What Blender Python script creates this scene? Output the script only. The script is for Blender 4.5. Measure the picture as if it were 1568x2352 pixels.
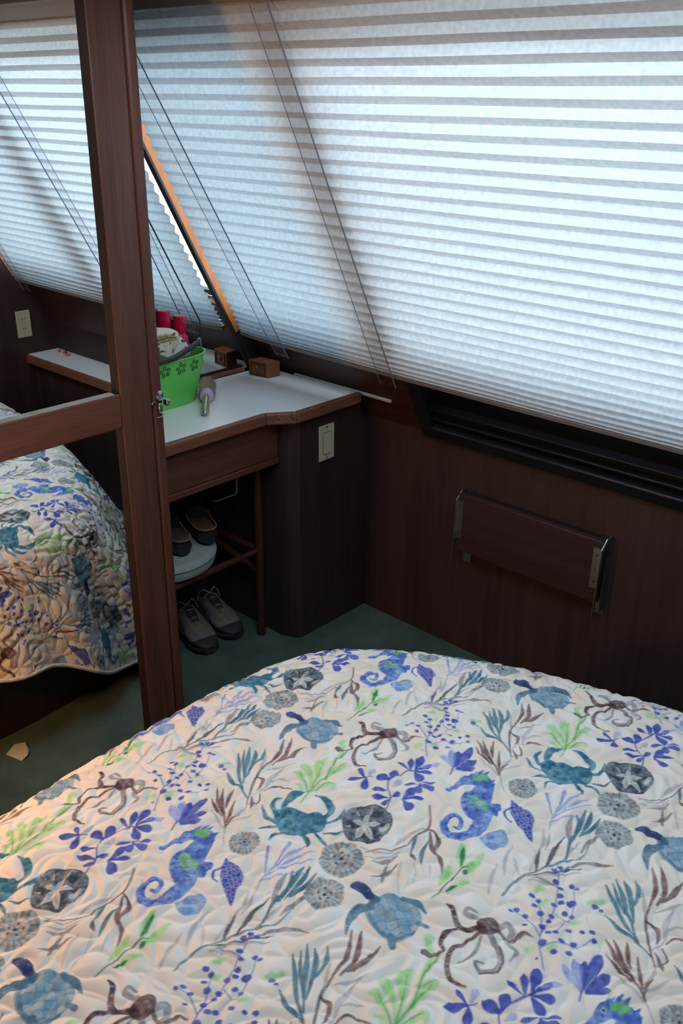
import bpy, bmesh, math, random
import numpy as np
from mathutils import Vector, Matrix

for _o in list(bpy.data.objects):
    bpy.data.objects.remove(_o, do_unlink=True)
SC = bpy.context.scene
COL = SC.collection
PI = math.pi
random.seed(7)
rng = np.random.default_rng(11)

# ------------------------------------------------------------------ camera
F_PX, YAW, PITCH, ROLL = 2100.0, math.radians(42.3794), math.radians(24.5029), math.radians(-0.6925)
CAM = Vector((1.8257, -2.1238, 1.6282))
_f = Vector((-math.sin(YAW) * math.cos(PITCH), math.cos(YAW) * math.cos(PITCH), -math.sin(PITCH)))
_r = Vector((math.cos(YAW), math.sin(YAW), 0))
_d = _f.cross(_r)
_r2 = _r * math.cos(ROLL) + _d * math.sin(ROLL)
_d2 = -_r * math.sin(ROLL) + _d * math.cos(ROLL)
cam_data = bpy.data.cameras.new('camera')
cam_data.sensor_fit = 'VERTICAL'
cam_data.sensor_height = 36.0
cam_data.lens = F_PX / 2352.0 * 36.0
cam_data.clip_start = 0.02
cam = bpy.data.objects.new('camera', cam_data)
COL.objects.link(cam)
_m = Matrix.Identity(4)
for _i in range(3):
    _m[_i][0], _m[_i][1], _m[_i][2], _m[_i][3] = _r2[_i], -_d2[_i], -_f[_i], CAM[_i]
cam.matrix_world = _m
SC.camera = cam

# ------------------------------------------------------------------ world, lights, exposure
world = bpy.data.worlds.new('daylight')
SC.world = world
world.use_nodes = True
_nt = world.node_tree
_bg = _nt.nodes['Background']
_tc = _nt.nodes.new('ShaderNodeTexCoord')
_sep = _nt.nodes.new('ShaderNodeSeparateXYZ')
_rmp = _nt.nodes.new('ShaderNodeValToRGB')
_nt.links.new(_tc.outputs['Generated'], _sep.inputs[0])
_mr = _nt.nodes.new('ShaderNodeMapRange')
_mr.inputs['From Min'].default_value = -1.0
_nt.links.new(_sep.outputs['Z'], _mr.inputs['Value'])
_nt.links.new(_mr.outputs[0], _rmp.inputs[0])
_e = _rmp.color_ramp.elements
_e[0].position, _e[0].color = 0.44, (0.42, 0.47, 0.50, 1)
_e[1].position, _e[1].color = 0.54, (0.90, 0.96, 1.0, 1)
_e2 = _rmp.color_ramp.elements.new(1.0)
_e2.color = (0.74, 0.88, 1.0, 1)
_nt.links.new(_rmp.outputs[0], _bg.inputs['Color'])
_bg.inputs['Strength'].default_value = 6.0

def lamp(name, kind, loc, energy, color, size=0.1):
    l = bpy.data.lights.new(name, kind)
    l.energy, l.color = energy, color
    if kind == 'POINT':
        l.shadow_soft_size = size
    o = bpy.data.objects.new(name, l)
    o.location = loc
    COL.objects.link(o)
    return o
# warm cabin lamp low in the aisle beside the bed, behind the photographer's left
lamp('cabin_lamp', 'POINT', (0.24, -1.90, 0.80), 19.0, (1.0, 0.46, 0.16), 0.07)
ADDED_OPENING = (0.40, 1.80, -1.46, -0.86)          # unseen ceiling opening, added to let more daylight onto the quilt (x0, x1, y0, y1)
_pl = bpy.data.lights.new('added_opening_portal', 'AREA')
_pl.shape, _pl.size, _pl.size_y = 'RECTANGLE', ADDED_OPENING[1] - ADDED_OPENING[0], ADDED_OPENING[3] - ADDED_OPENING[2]
_pl.cycles.is_portal = True
_po = bpy.data.objects.new('added_opening_portal', _pl)
_po.location = ((ADDED_OPENING[0] + ADDED_OPENING[1]) / 2, (ADDED_OPENING[2] + ADDED_OPENING[3]) / 2, 1.93)
COL.objects.link(_po)

vs = SC.view_settings
SC.display_settings.display_device = 'sRGB'
vs.view_transform = 'Standard'
vs.look = 'None'
vs.exposure = 0.0
vs.gamma = 1.0
vs.use_curve_mapping = False
SC.cycles.use_denoising = True
SC.cycles.max_bounces = 6
SC.cycles.diffuse_bounces = 3
SC.cycles.glossy_bounces = 4
SC.cycles.use_adaptive_sampling = True
SC.cycles.adaptive_threshold = 0.06
SC.cycles.adaptive_min_samples = 20
SC.cycles.transparent_max_bounces = 16
SC.cycles.sample_clamp_indirect = 6.0
SC.cycles.caustics_reflective = False
SC.cycles.caustics_refractive = False

# ------------------------------------------------------------------ materials
def srgb(r, g, b):
    f = lambda c: (c / 255 / 12.92) if c / 255 <= 0.04045 else ((c / 255 + 0.055) / 1.055) ** 2.4
    return (f(r), f(g), f(b), 1.0)

def new_mat(name):
    m = bpy.data.materials.new(name)
    m.use_nodes = True
    return m, m.node_tree.nodes, m.node_tree.links, m.node_tree.nodes['Principled BSDF']

def plain(name, rgb, rough=0.5, metal=0.0, noise=0.12, nscale=30, bump=0.0, spec=0.5, trans=0.0, coat=0.0):
    m, n, l, p = new_mat(name)
    tc = n.new('ShaderNodeTexCoord')
    nz = n.new('ShaderNodeTexNoise')
    nz.inputs['Scale'].default_value = nscale
    nz.inputs['Detail'].default_value = 5
    l.new(tc.outputs['Object'], nz.inputs['Vector'])
    r = n.new('ShaderNodeValToRGB')
    c = srgb(*rgb)
    r.color_ramp.elements[0].color = tuple(max(0, v * (1 - noise * 2)) for v in c[:3]) + (1,)
    r.color_ramp.elements[1].color = tuple(min(1, v * (1 + noise * 2)) for v in c[:3]) + (1,)
    r.color_ramp.elements[0].position, r.color_ramp.elements[1].position = 0.25, 0.75
    l.new(nz.outputs['Fac'], r.inputs[0])
    l.new(r.outputs[0], p.inputs['Base Color'])
    p.inputs['Roughness'].default_value = rough
    p.inputs['Metallic'].default_value = metal
    p.inputs['Specular IOR Level'].default_value = spec
    p.inputs['Transmission Weight'].default_value = trans
    p.inputs['Coat Weight'].default_value = coat
    if bump:
        b = n.new('ShaderNodeBump')
        b.inputs['Strength'].default_value = bump
        b.inputs['Distance'].default_value = 0.002
        l.new(nz.outputs['Fac'], b.inputs['Height'])
        l.new(b.outputs[0], p.inputs['Normal'])
    return m

def wood(name, dark, light, axis='Z', rough=0.45, scale=1.0, spec=0.35, contrast=(0.30, 0.72)):
    m, n, l, p = new_mat(name)
    tc = n.new('ShaderNodeTexCoord')
    mp = n.new('ShaderNodeMapping')
    st = {'X': (1.6, 34, 34), 'Y': (34, 1.6, 34), 'Z': (34, 34, 1.6)}[axis]
    mp.inputs['Scale'].default_value = tuple(v * scale for v in st)
    l.new(tc.outputs['Object'], mp.inputs['Vector'])
    n1 = n.new('ShaderNodeTexNoise')
    n1.inputs['Scale'].default_value = 1.3
    n1.inputs['Detail'].default_value = 8
    n1.inputs['Roughness'].default_value = 0.62
    n1.inputs['Distortion'].default_value = 0.6
    l.new(mp.outputs[0], n1.inputs['Vector'])
    n2 = n.new('ShaderNodeTexNoise')
    n2.inputs['Scale'].default_value = 6.0
    n2.inputs['Detail'].default_value = 3
    l.new(mp.outputs[0], n2.inputs['Vector'])
    mx = n.new('ShaderNodeMix')
    mx.data_type = 'FLOAT'
    mx.inputs[0].default_value = 0.3
    l.new(n1.outputs['Fac'], mx.inputs[2])
    l.new(n2.outputs['Fac'], mx.inputs[3])
    r = n.new('ShaderNodeValToRGB')
    r.color_ramp.elements[0].color, r.color_ramp.elements[0].position = srgb(*dark), contrast[0]
    r.color_ramp.elements[1].color, r.color_ramp.elements[1].position = srgb(*light), contrast[1]
    l.new(mx.outputs[0], r.inputs[0])
    l.new(r.outputs[0], p.inputs['Base Color'])
    p.inputs['Roughness'].default_value = rough
    p.inputs['Specular IOR Level'].default_value = spec
    b = n.new('ShaderNodeBump')
    b.inputs['Strength'].default_value = 0.12
    b.inputs['Distance'].default_value = 0.001
    l.new(mx.outputs[0], b.inputs['Height'])
    l.new(b.outputs[0], p.inputs['Normal'])
    return m

def fabric_shade(name, rgb, trans, speck=0.10):
    m, n, l, p = new_mat(name)
    n.remove(p)
    out = [x for x in n if x.type == 'OUTPUT_MATERIAL'][0]
    tc = n.new('ShaderNodeTexCoord')
    nz = n.new('ShaderNodeTexNoise')
    nz.inputs['Scale'].default_value = 95
    nz.inputs['Detail'].default_value = 4
    l.new(tc.outputs['Object'], nz.inputs['Vector'])
    r = n.new('ShaderNodeValToRGB')
    c = srgb(*rgb)
    r.color_ramp.elements[0].color = tuple(v * (1 - speck) for v in c[:3]) + (1,)
    r.color_ramp.elements[1].color = tuple(min(0.98, v * (1 + speck)) for v in c[:3]) + (1,)
    r.color_ramp.elements[0].position, r.color_ramp.elements[1].position = 0.3, 0.7
    l.new(nz.outputs['Fac'], r.inputs[0])
    di, tr, mx = n.new('ShaderNodeBsdfDiffuse'), n.new('ShaderNodeBsdfTranslucent'), n.new('ShaderNodeMixShader')
    l.new(r.outputs[0], di.inputs['Color'])
    l.new(r.outputs[0], tr.inputs['Color'])
    mx.inputs[0].default_value = trans
    l.new(di.outputs[0], mx.inputs[1])
    l.new(tr.outputs[0], mx.inputs[2])
    l.new(mx.outputs[0], out.inputs[0])
    return m

def clear(name, tint=(0.93, 0.95, 0.97), gloss=0.10, rough=0.03):
    m, n, l, p = new_mat(name)
    n.remove(p)
    out = [x for x in n if x.type == 'OUTPUT_MATERIAL'][0]
    tp, gl, mx = n.new('ShaderNodeBsdfTransparent'), n.new('ShaderNodeBsdfGlossy'), n.new('ShaderNodeMixShader')
    lw = n.new('ShaderNodeLayerWeight')
    lw.inputs[0].default_value = 0.35
    ma = n.new('ShaderNodeMath')
    ma.operation = 'MULTIPLY'
    ma.inputs[1].default_value = gloss * 4
    l.new(lw.outputs['Facing'], ma.inputs[0])
    tp.inputs[0].default_value = (*tint, 1)
    gl.inputs['Roughness'].default_value = rough
    gl.inputs['Color'].default_value = (0.8, 0.85, 0.9, 1)
    l.new(ma.outputs[0], mx.inputs[0])
    l.new(tp.outputs[0], mx.inputs[1])
    l.new(gl.outputs[0], mx.inputs[2])
    l.new(mx.outputs[0], out.inputs[0])
    return m

M = {}
M['panel'] = wood('dark_mahogany_veneer', (36, 26, 28), (70, 49, 48), 'Z', 0.5, 0.6, 0.5)
M['slope'] = wood('mahogany_board', (46, 28, 24), (80, 50, 40), 'X', 0.45, 0.8)
M['teak'] = wood('teak_frame', (58, 35, 29), (100, 63, 50), 'Z', 0.42, 1.0)
M['teak_y'] = wood('teak_rail', (66, 39, 30), (112, 70, 53), 'Y', 0.42, 1.0)
M['trim_y'] = wood('teak_edging', (92, 56, 42), (146, 98, 76), 'Y', 0.45, 1.0)
M['block'] = wood('teak_block', (96, 54, 34), (150, 92, 60), 'X', 0.5, 1.4)
M['darkwood'] = wood('stained_chair_wood', (46, 28, 24), (84, 50, 40), 'Z', 0.4, 1.5)
M['jamb'] = wood('varnished_teak_jamb', (150, 86, 44), (190, 118, 66), 'Z', 0.35, 1.0)
M['mirror'], _n, _l, _p = new_mat('mirror_glass')
_p.inputs['Metallic'].default_value = 1.0
_p.inputs['Roughness'].default_value = 0.0
_p.inputs['Base Color'].default_value = (0.90, 0.93, 0.92, 1)
M['white'] = plain('white_laminate', (236, 238, 238), 0.32, noise=0.02, nscale=6)
M['black'] = plain('black_window_alloy', (26, 30, 38), 0.38, noise=0.15, nscale=60)
M['blackpane'] = plain('black_lower_panel', (12, 15, 22), 0.3, noise=0.1)
M['steel'] = plain('brushed_steel', (180, 186, 190), 0.35, 1.0, 0.08, 80)
M['chrome'] = plain('chrome', (165, 170, 174), 0.22, 1.0, 0.03, 40)
M['plate'] = plain('ivory_plastic', (196, 192, 166), 0.45, noise=0.02)
M['slot'] = plain('dark_slot', (40, 38, 34), 0.6)
M['ceil'] = plain('ceiling_headliner', (150, 132, 110), 0.8, noise=0.05, nscale=12)
M['rail'] = plain('shade_rail', (132, 128, 122), 0.5, noise=0.03)
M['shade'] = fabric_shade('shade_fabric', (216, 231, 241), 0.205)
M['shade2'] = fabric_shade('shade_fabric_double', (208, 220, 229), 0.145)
M['acrylic'] = clear('clear_acrylic', (0.985, 0.987, 0.992), 0.025)
M['glass'] = clear('window_glass', (0.95, 0.97, 0.98), 0.06)
M['rodw'] = plain('white_plastic_track', (205, 208, 212), 0.4, noise=0.03)

def carpet_mat():
    m, n, l, p = new_mat('green_carpet')
    tc = n.new('ShaderNodeTexCoord')
    a = n.new('ShaderNodeTexNoise')
    a.inputs['Scale'].default_value, a.inputs['Detail'].default_value = 260, 3
    b = n.new('ShaderNodeTexNoise')
    b.inputs['Scale'].default_value, b.inputs['Detail'].default_value = 9, 4
    l.new(tc.outputs['Object'], a.inputs['Vector'])
    l.new(tc.outputs['Object'], b.inputs['Vector'])
    mx = n.new('ShaderNodeMix')
    mx.data_type = 'FLOAT'
    mx.inputs[0].default_value = 0.45
    l.new(a.outputs['Fac'], mx.inputs[2])
    l.new(b.outputs['Fac'], mx.inputs[3])
    r = n.new('ShaderNodeValToRGB')
    r.color_ramp.elements[0].color, r.color_ramp.elements[0].position = srgb(52, 68, 64), 0.3
    r.color_ramp.elements[1].color, r.color_ramp.elements[1].position = srgb(92, 112, 104), 0.7
    l.new(mx.outputs[0], r.inputs[0])
    l.new(r.outputs[0], p.inputs['Base Color'])
    p.inputs['Roughness'].default_value = 0.95
    p.inputs['Specular IOR Level'].default_value = 0.1
    bp = n.new('ShaderNodeBump')
    bp.inputs['Strength'].default_value, bp.inputs['Distance'].default_value = 0.8, 0.004
    l.new(a.outputs['Fac'], bp.inputs['Height'])
    l.new(bp.outputs[0], p.inputs['Normal'])
    return m
M['carpet'] = carpet_mat()

# ------------------------------------------------------------------ mesh helpers
TH = math.radians(62.0)
CS, SN = math.cos(TH), math.sin(TH)
ZK = 0.698                                   # height of the knuckle where the wall starts to lean in

def sp(x, s, o):                              # a point on the leaning wall: s up the slope, o towards the room
    return (x, -s * CS - o * SN, ZK + s * SN - o * CS)

class MB:
    def __init__(self):
        self.v, self.f = [], []
    def add(self, vs, fs):
        k = len(self.v)
        self.v += [tuple(p) for p in vs]
        self.f += [tuple(i + k for i in f) for f in fs]
        return self
    def box(self, x0, x1, y0, y1, z0, z1):
        v = [(x, y, z) for z in (z0, z1) for y in (y0, y1) for x in (x0, x1)]
        return self.add(v, [(0, 2, 3, 1), (4, 5, 7, 6), (0, 1, 5, 4), (2, 6, 7, 3), (0, 4, 6, 2), (1, 3, 7, 5)])
    def sbox(self, x0, x1, s0, s1, o0, o1):
        v = [sp(x, s, o) for s in (s0, s1) for o in (o1, o0) for x in (x0, x1)]
        return self.add(v, [(0, 2, 3, 1), (4, 5, 7, 6), (0, 1, 5, 4), (2, 6, 7, 3), (0, 4, 6, 2), (1, 3, 7, 5)])
    def prism(self, poly, a, b, axis='Z'):
        n = len(poly)
        mk = {'Z': lambda p, h: (p[0], p[1], h), 'X': lambda p, h: (h, p[0], p[1]), 'Y': lambda p, h: (p[0], h, p[1])}[axis]
        v = [mk(p, a) for p in poly] + [mk(p, b) for p in poly]
        f = [tuple(range(n - 1, -1, -1)), tuple(range(n, 2 * n))]
        f += [(i, (i + 1) % n, n + (i + 1) % n, n + i) for i in range(n)]
        return self.add(v, f)
    def tube(self, pts, rad, n=10, caps=True, flat=1.0):
        P = [Vector(p) for p in pts]
        m = len(P)
        R = rad if isinstance(rad, (list, tuple)) else [rad] * m
        ref = None
        rings = []
        for i in range(m):
            t = (P[min(i + 1, m - 1)] - P[max(i - 1, 0)])
            if t.length < 1e-9:
                t = Vector((0, 0, 1))
            t.normalize()
            if ref is None:
                ref = Vector((0, 0, 1)) if abs(t.z) < 0.9 else Vector((1, 0, 0))
            u = (ref - t * ref.dot(t)).normalized()
            w = t.cross(u)
            ref = u
            rings.append([P[i] + (u * math.cos(2 * PI * k / n) * flat + w * math.sin(2 * PI * k / n)) * R[i] for k in range(n)])
        v = [p for r in rings for p in r]
        f = []
        for i in range(m - 1):
            for k in range(n):
                f.append((i * n + k, i * n + (k + 1) % n, (i + 1) * n + (k + 1) % n, (i + 1) * n + k))
        if caps:
            f += [tuple(range(n - 1, -1, -1)), tuple((m - 1) * n + k for k in range(n))]
        return self.add(v, f)
    def lathe(self, prof, origin=(0, 0, 0), axis=(0, 0, 1), n=24, sx=1.0, sy=1.0):
        a = Vector(axis).normalized()
        ref = Vector((0, 0, 1)) if abs(a.z) < 0.9 else Vector((1, 0, 0))
        u = (ref - a * ref.dot(a)).normalized()
        w = a.cross(u)
        o = Vector(origin)
        v = []
        for r, h in prof:
            for k in range(n):
                t = 2 * PI * k / n
                v.append(o + a * h + u * (math.cos(t) * r * sx) + w * (math.sin(t) * r * sy))
        f = []
        for i in range(len(prof) - 1):
            for k in range(n):
                f.append((i * n + k, i * n + (k + 1) % n, (i + 1) * n + (k + 1) % n, (i + 1) * n + k))
        f += [tuple(range(n - 1, -1, -1)), tuple((len(prof) - 1) * n + k for k in range(n))]
        return self.add(v, f)
    def loft(self, rings, closed=True, caps=True):
        n = len(rings[0])
        v = [p for r in rings for p in r]
        f = []
        for i in range(len(rings) - 1):
            for k in range(n if closed else n - 1):
                f.append((i * n + k, i * n + (k + 1) % n, (i + 1) * n + (k + 1) % n, (i + 1) * n + k))
        if caps:
            f += [tuple(range(n - 1, -1, -1)), tuple((len(rings) - 1) * n + k for k in range(n))]
        return self.add(v, f)
    def build(self, name, mat, parent=None, bevel=0.0, smooth=True, local=False, segs=2, base=True):
        me = bpy.data.meshes.new(name)
        v = self.v
        root = parent
        while root is not None and root.parent is not None:
            root = root.parent
        off = Vector((0, 0, 0))
        if root is not None and not local:
            off = Vector(root['_org'])
        elif root is None and base:
            A = np.array([tuple(p) for p in v])
            off = Vector(((A[:, 0].min() + A[:, 0].max()) / 2, (A[:, 1].min() + A[:, 1].max()) / 2, A[:, 2].min()))
        me.from_pydata([tuple(Vector(p) - off) for p in v], [], self.f)
        bm = bmesh.new()
        bm.from_mesh(me)
        bmesh.ops.recalc_face_normals(bm, faces=bm.faces)
        bm.to_mesh(me)
        bm.free()
        o = bpy.data.objects.new(name, me)
        COL.objects.link(o)
        if parent is None:
            o.location = off
            o['_org'] = tuple(off)
        else:
            o.parent = parent
        me.materials.append(M[mat] if isinstance(mat, str) else mat)
        if smooth:
            me.polygons.foreach_set('use_smooth', [True] * len(me.polygons))
            me.set_sharp_from_angle(angle=math.radians(35))
        if bevel:
            b = o.modifiers.new('bevel', 'BEVEL')
            b.width, b.segments, b.limit_method = bevel, segs, 'ANGLE'
            b.angle_limit = math.radians(40)
        return o

def tag(o, label, cat, group=None):
    o['label'], o['category'] = label, cat
    if group:
        o['group'] = group
    return o

def struct(o):
    o['kind'] = 'structure'
    return o

def thing(name, label, cat, loc, group=None):
    o = bpy.data.objects.new(name, None)
    o.empty_display_size = 0.05
    COL.objects.link(o)
    o.location = loc
    o['_org'] = tuple(loc)
    return tag(o, label, cat, group)

def catmull(P, k=8):
    P = [np.array(p, float) for p in P]
    Q = [2 * P[0] - P[1]] + P + [2 * P[-1] - P[-2]]
    out = []
    for i in range(1, len(Q) - 2):
        a, b, c, d = Q[i - 1], Q[i], Q[i + 1], Q[i + 2]
        for j in range(k):
            t = j / k
            out.append(0.5 * (2 * b + (c - a) * t + (2 * a - 5 * b + 4 * c - d) * t * t + (3 * b - a - 3 * c + d) * t ** 3))
    out.append(P[-1])
    return out

# ------------------------------------------------------------------ the cabin shell
XL, XR, YF, ZC = -0.44, 2.09, -3.20, 1.90
struct(MB().box(XL - 0.06, XR + 0.06, YF - 0.06, 0.06, -0.05, 0.0).build('floor', 'carpet'))
def side_poly(o):
    a, b = sp(0, 0.0, o), sp(0, 1.42, o)
    return [(YF - 0.06, 0.0), (a[1], 0.0), (a[1], a[2]), (b[1], b[2]), (YF - 0.06, b[2])]
struct(MB().prism(side_poly(-0.05), XL - 0.06, XL, 'X').build('wall_left', 'panel'))
struct(MB().prism(side_poly(-0.06), XR, XR + 0.06, 'X').build('wall_right', 'panel'))
struct(MB().box(XL, XR, 0.0, 0.05, 0.0, ZK).build('wall_back', 'panel'))
struct(MB().box(XL - 0.06, XR + 0.06, YF - 0.06, YF, 0.0, ZC + 0.06).build('wall_front', 'panel'))
hx0, hx1, hy0, hy1 = ADDED_OPENING
mb = MB().box(XL, XR, YF, hy0, ZC, ZC + 0.06).box(XL, XR, hy1, -0.60, ZC, ZC + 0.06)
mb.box(XL, hx0, hy0, hy1, ZC, ZC + 0.06).box(hx1, XR, hy0, hy1, ZC, ZC + 0.06)
struct(mb.build('ceiling', 'ceil', smooth=False))
mb = MB()
for a in ((hx0 - 0.03, hx0, hy0 - 0.03, hy1 + 0.03), (hx1, hx1 + 0.03, hy0 - 0.03, hy1 + 0.03), (hx0, hx1, hy0 - 0.03, hy0), (hx0, hx1, hy1, hy1 + 0.03)):
    mb.box(a[0], a[1], a[2], a[3], ZC - 0.015, ZC)
struct(mb.build('trim_4', 'teak'))  # frame around the added, unseen ceiling opening
W1, W2a, W2b, W3 = 0.165, 0.235, 1.405, 1.475
mb = MB()
mb.sbox(XL, W2a, 0.0, 0.335, -0.03, 0.0).sbox(W1, W2a, 0.335, 1.20, -0.03, 0.0)
mb.sbox(W2b, XR, 0.0, 0.335, -0.03, 0.0).sbox(W2b, W3, 0.335, 1.20, -0.03, 0.0)
mb.sbox(XL, XR, 1.20, 1.42, -0.03, 0.0)
struct(mb.build('wall_back_upper', 'slope', smooth=False))
# varnished jambs at the two ends of the window row
struct(MB().sbox(XL, XL + 0.004, 0.272, 1.36, -0.048, 0.05).build('trim_1', 'jamb'))
struct(MB().sbox(XR - 0.004, XR, 0.272, 1.36, -0.055, 0.05).build('trim_2', 'jamb'))
def window(name, x0, x1, s0, s1):
    mb = MB()
    for a in ((x0, x0 + 0.022, s0, s1), (x1 - 0.022, x1, s0, s1), (x0 + 0.022, x1 - 0.022, s0, s0 + 0.022), (x0 + 0.022, x1 - 0.022, s1 - 0.022, s1)):
        mb.sbox(*a, -0.045, -0.032)
    w = struct(mb.build(name, 'black'))
    MB().sbox(x0 + 0.022, x1 - 0.022, s0 + 0.022, s1 - 0.022, -0.041, -0.037).build('pane', 'glass', w)
    return w
window('window_1', XL + 0.004, W1, 0.335, 1.20)
window('window_3', W3, XR - 0.004, 0.335, 1.20)
# the middle window: deep black alloy frame whose lower tracks show under the shade
w2 = struct(MB().sbox(W2a, W2b, 0.0, 0.044, -0.03, 0.018).build('window_2', 'black', bevel=0.004))
MB().sbox(W2a, W2a + 0.045, 0.044, 1.20, -0.03, 0.018).build('frame_side', 'black', w2, bevel=0.004)
MB().sbox(W2b - 0.045, W2b, 0.044, 1.20, -0.03, 0.018).build('frame_side', 'black', w2, bevel=0.004)
MB().sbox(W2a + 0.045, W2b - 0.045, 1.165, 1.20, -0.03, 0.018).build('frame_head', 'black', w2, bevel=0.004)
MB().sbox(W2a + 0.045, W2b - 0.045, 0.044, 0.066, -0.04, -0.012).build('track_bed', 'black', w2)
MB().sbox(W2a + 0.045, W2b - 0.045, 0.066, 0.074, -0.04, 0.006).build('track', 'black', w2, bevel=0.002)
MB().sbox(W2a + 0.045, W2b - 0.045, 0.074, 0.10, -0.04, -0.014).build('track_bed', 'black', w2)
MB().sbox(W2a + 0.045, W2b - 0.045, 0.10, 0.107, -0.04, 0.0).build('track', 'black', w2, bevel=0.002)
MB().sbox(W2a + 0.045, W2b - 0.045, 0.107, 0.345, -0.04, -0.026).build('lower_panel', 'blackpane', w2)
MB().sbox(W2a + 0.045, W2b - 0.045, 0.345, 1.165, -0.036, -0.032).build('pane', 'glass', w2)

# ------------------------------------------------------------------ pleated window shade
FR = [1.241, 1.202, 1.163, 1.124, 1.084, 1.045, 1.008, 0.971, 0.934, 0.898, 0.862, 0.826, 0.791, 0.755, 0.721, 0.686, 0.653, 0.619, 0.584,
      0.551, 0.518, 0.487, 0.456, 0.425, 0.397, 0.370, 0.345, 0.324, 0.305, 0.290, 0.278]
FR = [1.241 + 0.039] + FR
SX0, SX1, SO = -0.388, 2.055, 0.060
def sag(x, s):
    sb = np.interp(x, [-0.405, -0.3, 0.25, 0.7, 1.09, 2.05], [0.292, 0.282, 0.272, 0.266, 0.266, 0.272])
    w = min(1.0, max(0.0, (0.62 - s) / 0.35))
    return s + (sb - 0.268) * w
prof = [(1.241 + 0.039 * 1.3, SO - 0.0095, 0)]
for i, fs_ in enumerate(FR):
    p = (FR[i] - FR[i + 1]) if i + 1 < len(FR) else 0.012
    d = 0.0095 + 0.004 * min(1, max(0, (0.036 - p) / 0.02))
    prof.append((fs_, SO, 1))
    prof.append((fs_ - 0.55 * p, SO - d, 0))
NX = 60
xs = [SX0 + (SX1 - SX0) * k / NX for k in range(NX + 1)]
mb = MB()
for s, o, _ in prof:
    for k, x in enumerate(xs):
        mb.v.append(sp(x, sag(x, s), o + 0.0012 * math.sin(x * 9 + s * 40)))
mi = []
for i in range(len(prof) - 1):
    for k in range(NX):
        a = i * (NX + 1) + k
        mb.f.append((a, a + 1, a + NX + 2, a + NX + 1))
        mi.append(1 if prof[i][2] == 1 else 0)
shade = thing('pleated_shade', 'wide pale translucent pleated shade covering the leaning windows', 'shade', sp(0.82, 0.26, SO))
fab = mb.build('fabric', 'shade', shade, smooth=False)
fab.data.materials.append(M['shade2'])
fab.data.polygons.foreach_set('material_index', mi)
MB().sbox(SX0, SX1, 1.289, 1.332, 0.015, 0.075).build('head_rail', 'rail', shade, bevel=0.003)
mb = MB()
for k in range(0, NX + 1, 4):
    pass
rings = []
for k in range(0, NX + 1, 3):
    x = xs[k]
    s = sag(x, 0.268)
    rings.append([sp(x, s - 0.006, SO - 0.014), sp(x, s - 0.006, SO + 0.002), sp(x, s + 0.006, SO + 0.002), sp(x, s + 0.006, SO - 0.014)])
mb.loft(rings).build('bottom_rail', 'rail', shade, smooth=False)

def strip(label, xb, xt, w, sbot, stop=1.36):
    mb = MB()
    v = []
    for o in (0.070, 0.0735):
        v += [sp(xb, sbot, o), sp(xb + w, sbot, o), sp(xt + w, stop, o), sp(xt, stop, o)]
    mb.add(v, [(3, 2, 1, 0), (4, 5, 6, 7), (0, 1, 5, 4), (1, 2, 6, 5), (2, 3, 7, 6), (3, 0, 4, 7)])
    r = thing('acrylic_strip', label, 'strip', sp(xb + w / 2, sbot, 0.072), 'clear strips holding the shade against the slope')
    mb.build('blade', 'acrylic', r, smooth=False)
    e = MB()
    e.tube([sp(xb + w, sbot, 0.072), sp(xt + w, stop, 0.072)], 0.0019, 6).build('edge', 'edge', r)
    MB().tube([sp(xb, sbot, 0.072), sp(xt, stop, 0.072)], 0.0010, 6).build('edge', 'edge', r)
    for k in (0.25, 0.75):
        c = sp(xb + w * k, sbot + 0.012, 0.0735)
        MB().lathe([(0.0035, 0), (0.0035, 0.002), (0.001, 0.0035)], c, (0, -SN, -CS), 10).build('screw', 'chrome', r)
    return r
M['edge'] = plain('acrylic_cut_edge', (112, 118, 146), 0.25, noise=0.05)
strip('clear acrylic strip running down the shade nearest the vanity mirror', -0.236, -0.312, 0.055, 0.245)
strip('clear acrylic strip running down the shade just left of the black window frame', 0.195, 0.221, 0.055, 0.240)
strip('clear acrylic strip right of the black frame, seen only in the mirror', 1.20, 1.20, 0.055, 0.240)
strip('clear acrylic strip at the far shade end, reflected at the mirror left edge', 1.955, 1.945, 0.05, 0.235)

# ------------------------------------------------------------------ mirrored wardrobe
DX = 0.132
wd = thing('wardrobe', 'teak wardrobe with a mirrored door of two panes beside the bed', 'wardrobe', (-0.15, -1.25, 0))
MB().box(XL + 0.001, 0.104, YF + 0.001, -0.908, 0, ZC - 0.001).build('carcass', 'panel', wd, smooth=False)
MB().box(XL + 0.001, 0.06, -0.9075, -0.894, 0, ZC - 0.001).build('side_panel', 'teak', wd, smooth=False)
MB().box(0.0605, DX + 0.002, -0.9210, -0.8915, 0, ZC - 0.001).build('corner_post', 'teak', wd, bevel=0.009, segs=4)
MB().box(0.105, DX, -1.0060, -0.9232, 0.012, 1.885).build('stile', 'teak', wd, bevel=0.003)
MB().box(0.105, DX, -1.565, -1.4705, 0.012, 1.885).build('stile', 'teak', wd, bevel=0.003)
for z0, z1 in ((0.012, 0.058), (0.934, 1.0145), (1.80, 1.885)):
    MB().box(0.105, DX, -1.470, -1.0065, z0, z1).build('rail', 'teak_y', wd, bevel=0.003)
for z0, z1 in ((0.0585, 0.9335), (1.015, 1.7995)):
    MB().box(0.1135, 0.1225, -1.0175, -1.0065, z0, z1).build('bead', 'beadwood', wd, bevel=0.002) if False else None
M['beadwood'] = wood('dark_inner_bead', (24, 15, 15), (44, 28, 26), 'Z', 0.5)
M['putty'] = plain('pale_glazing_line', (150, 140, 130), 0.6)
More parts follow.
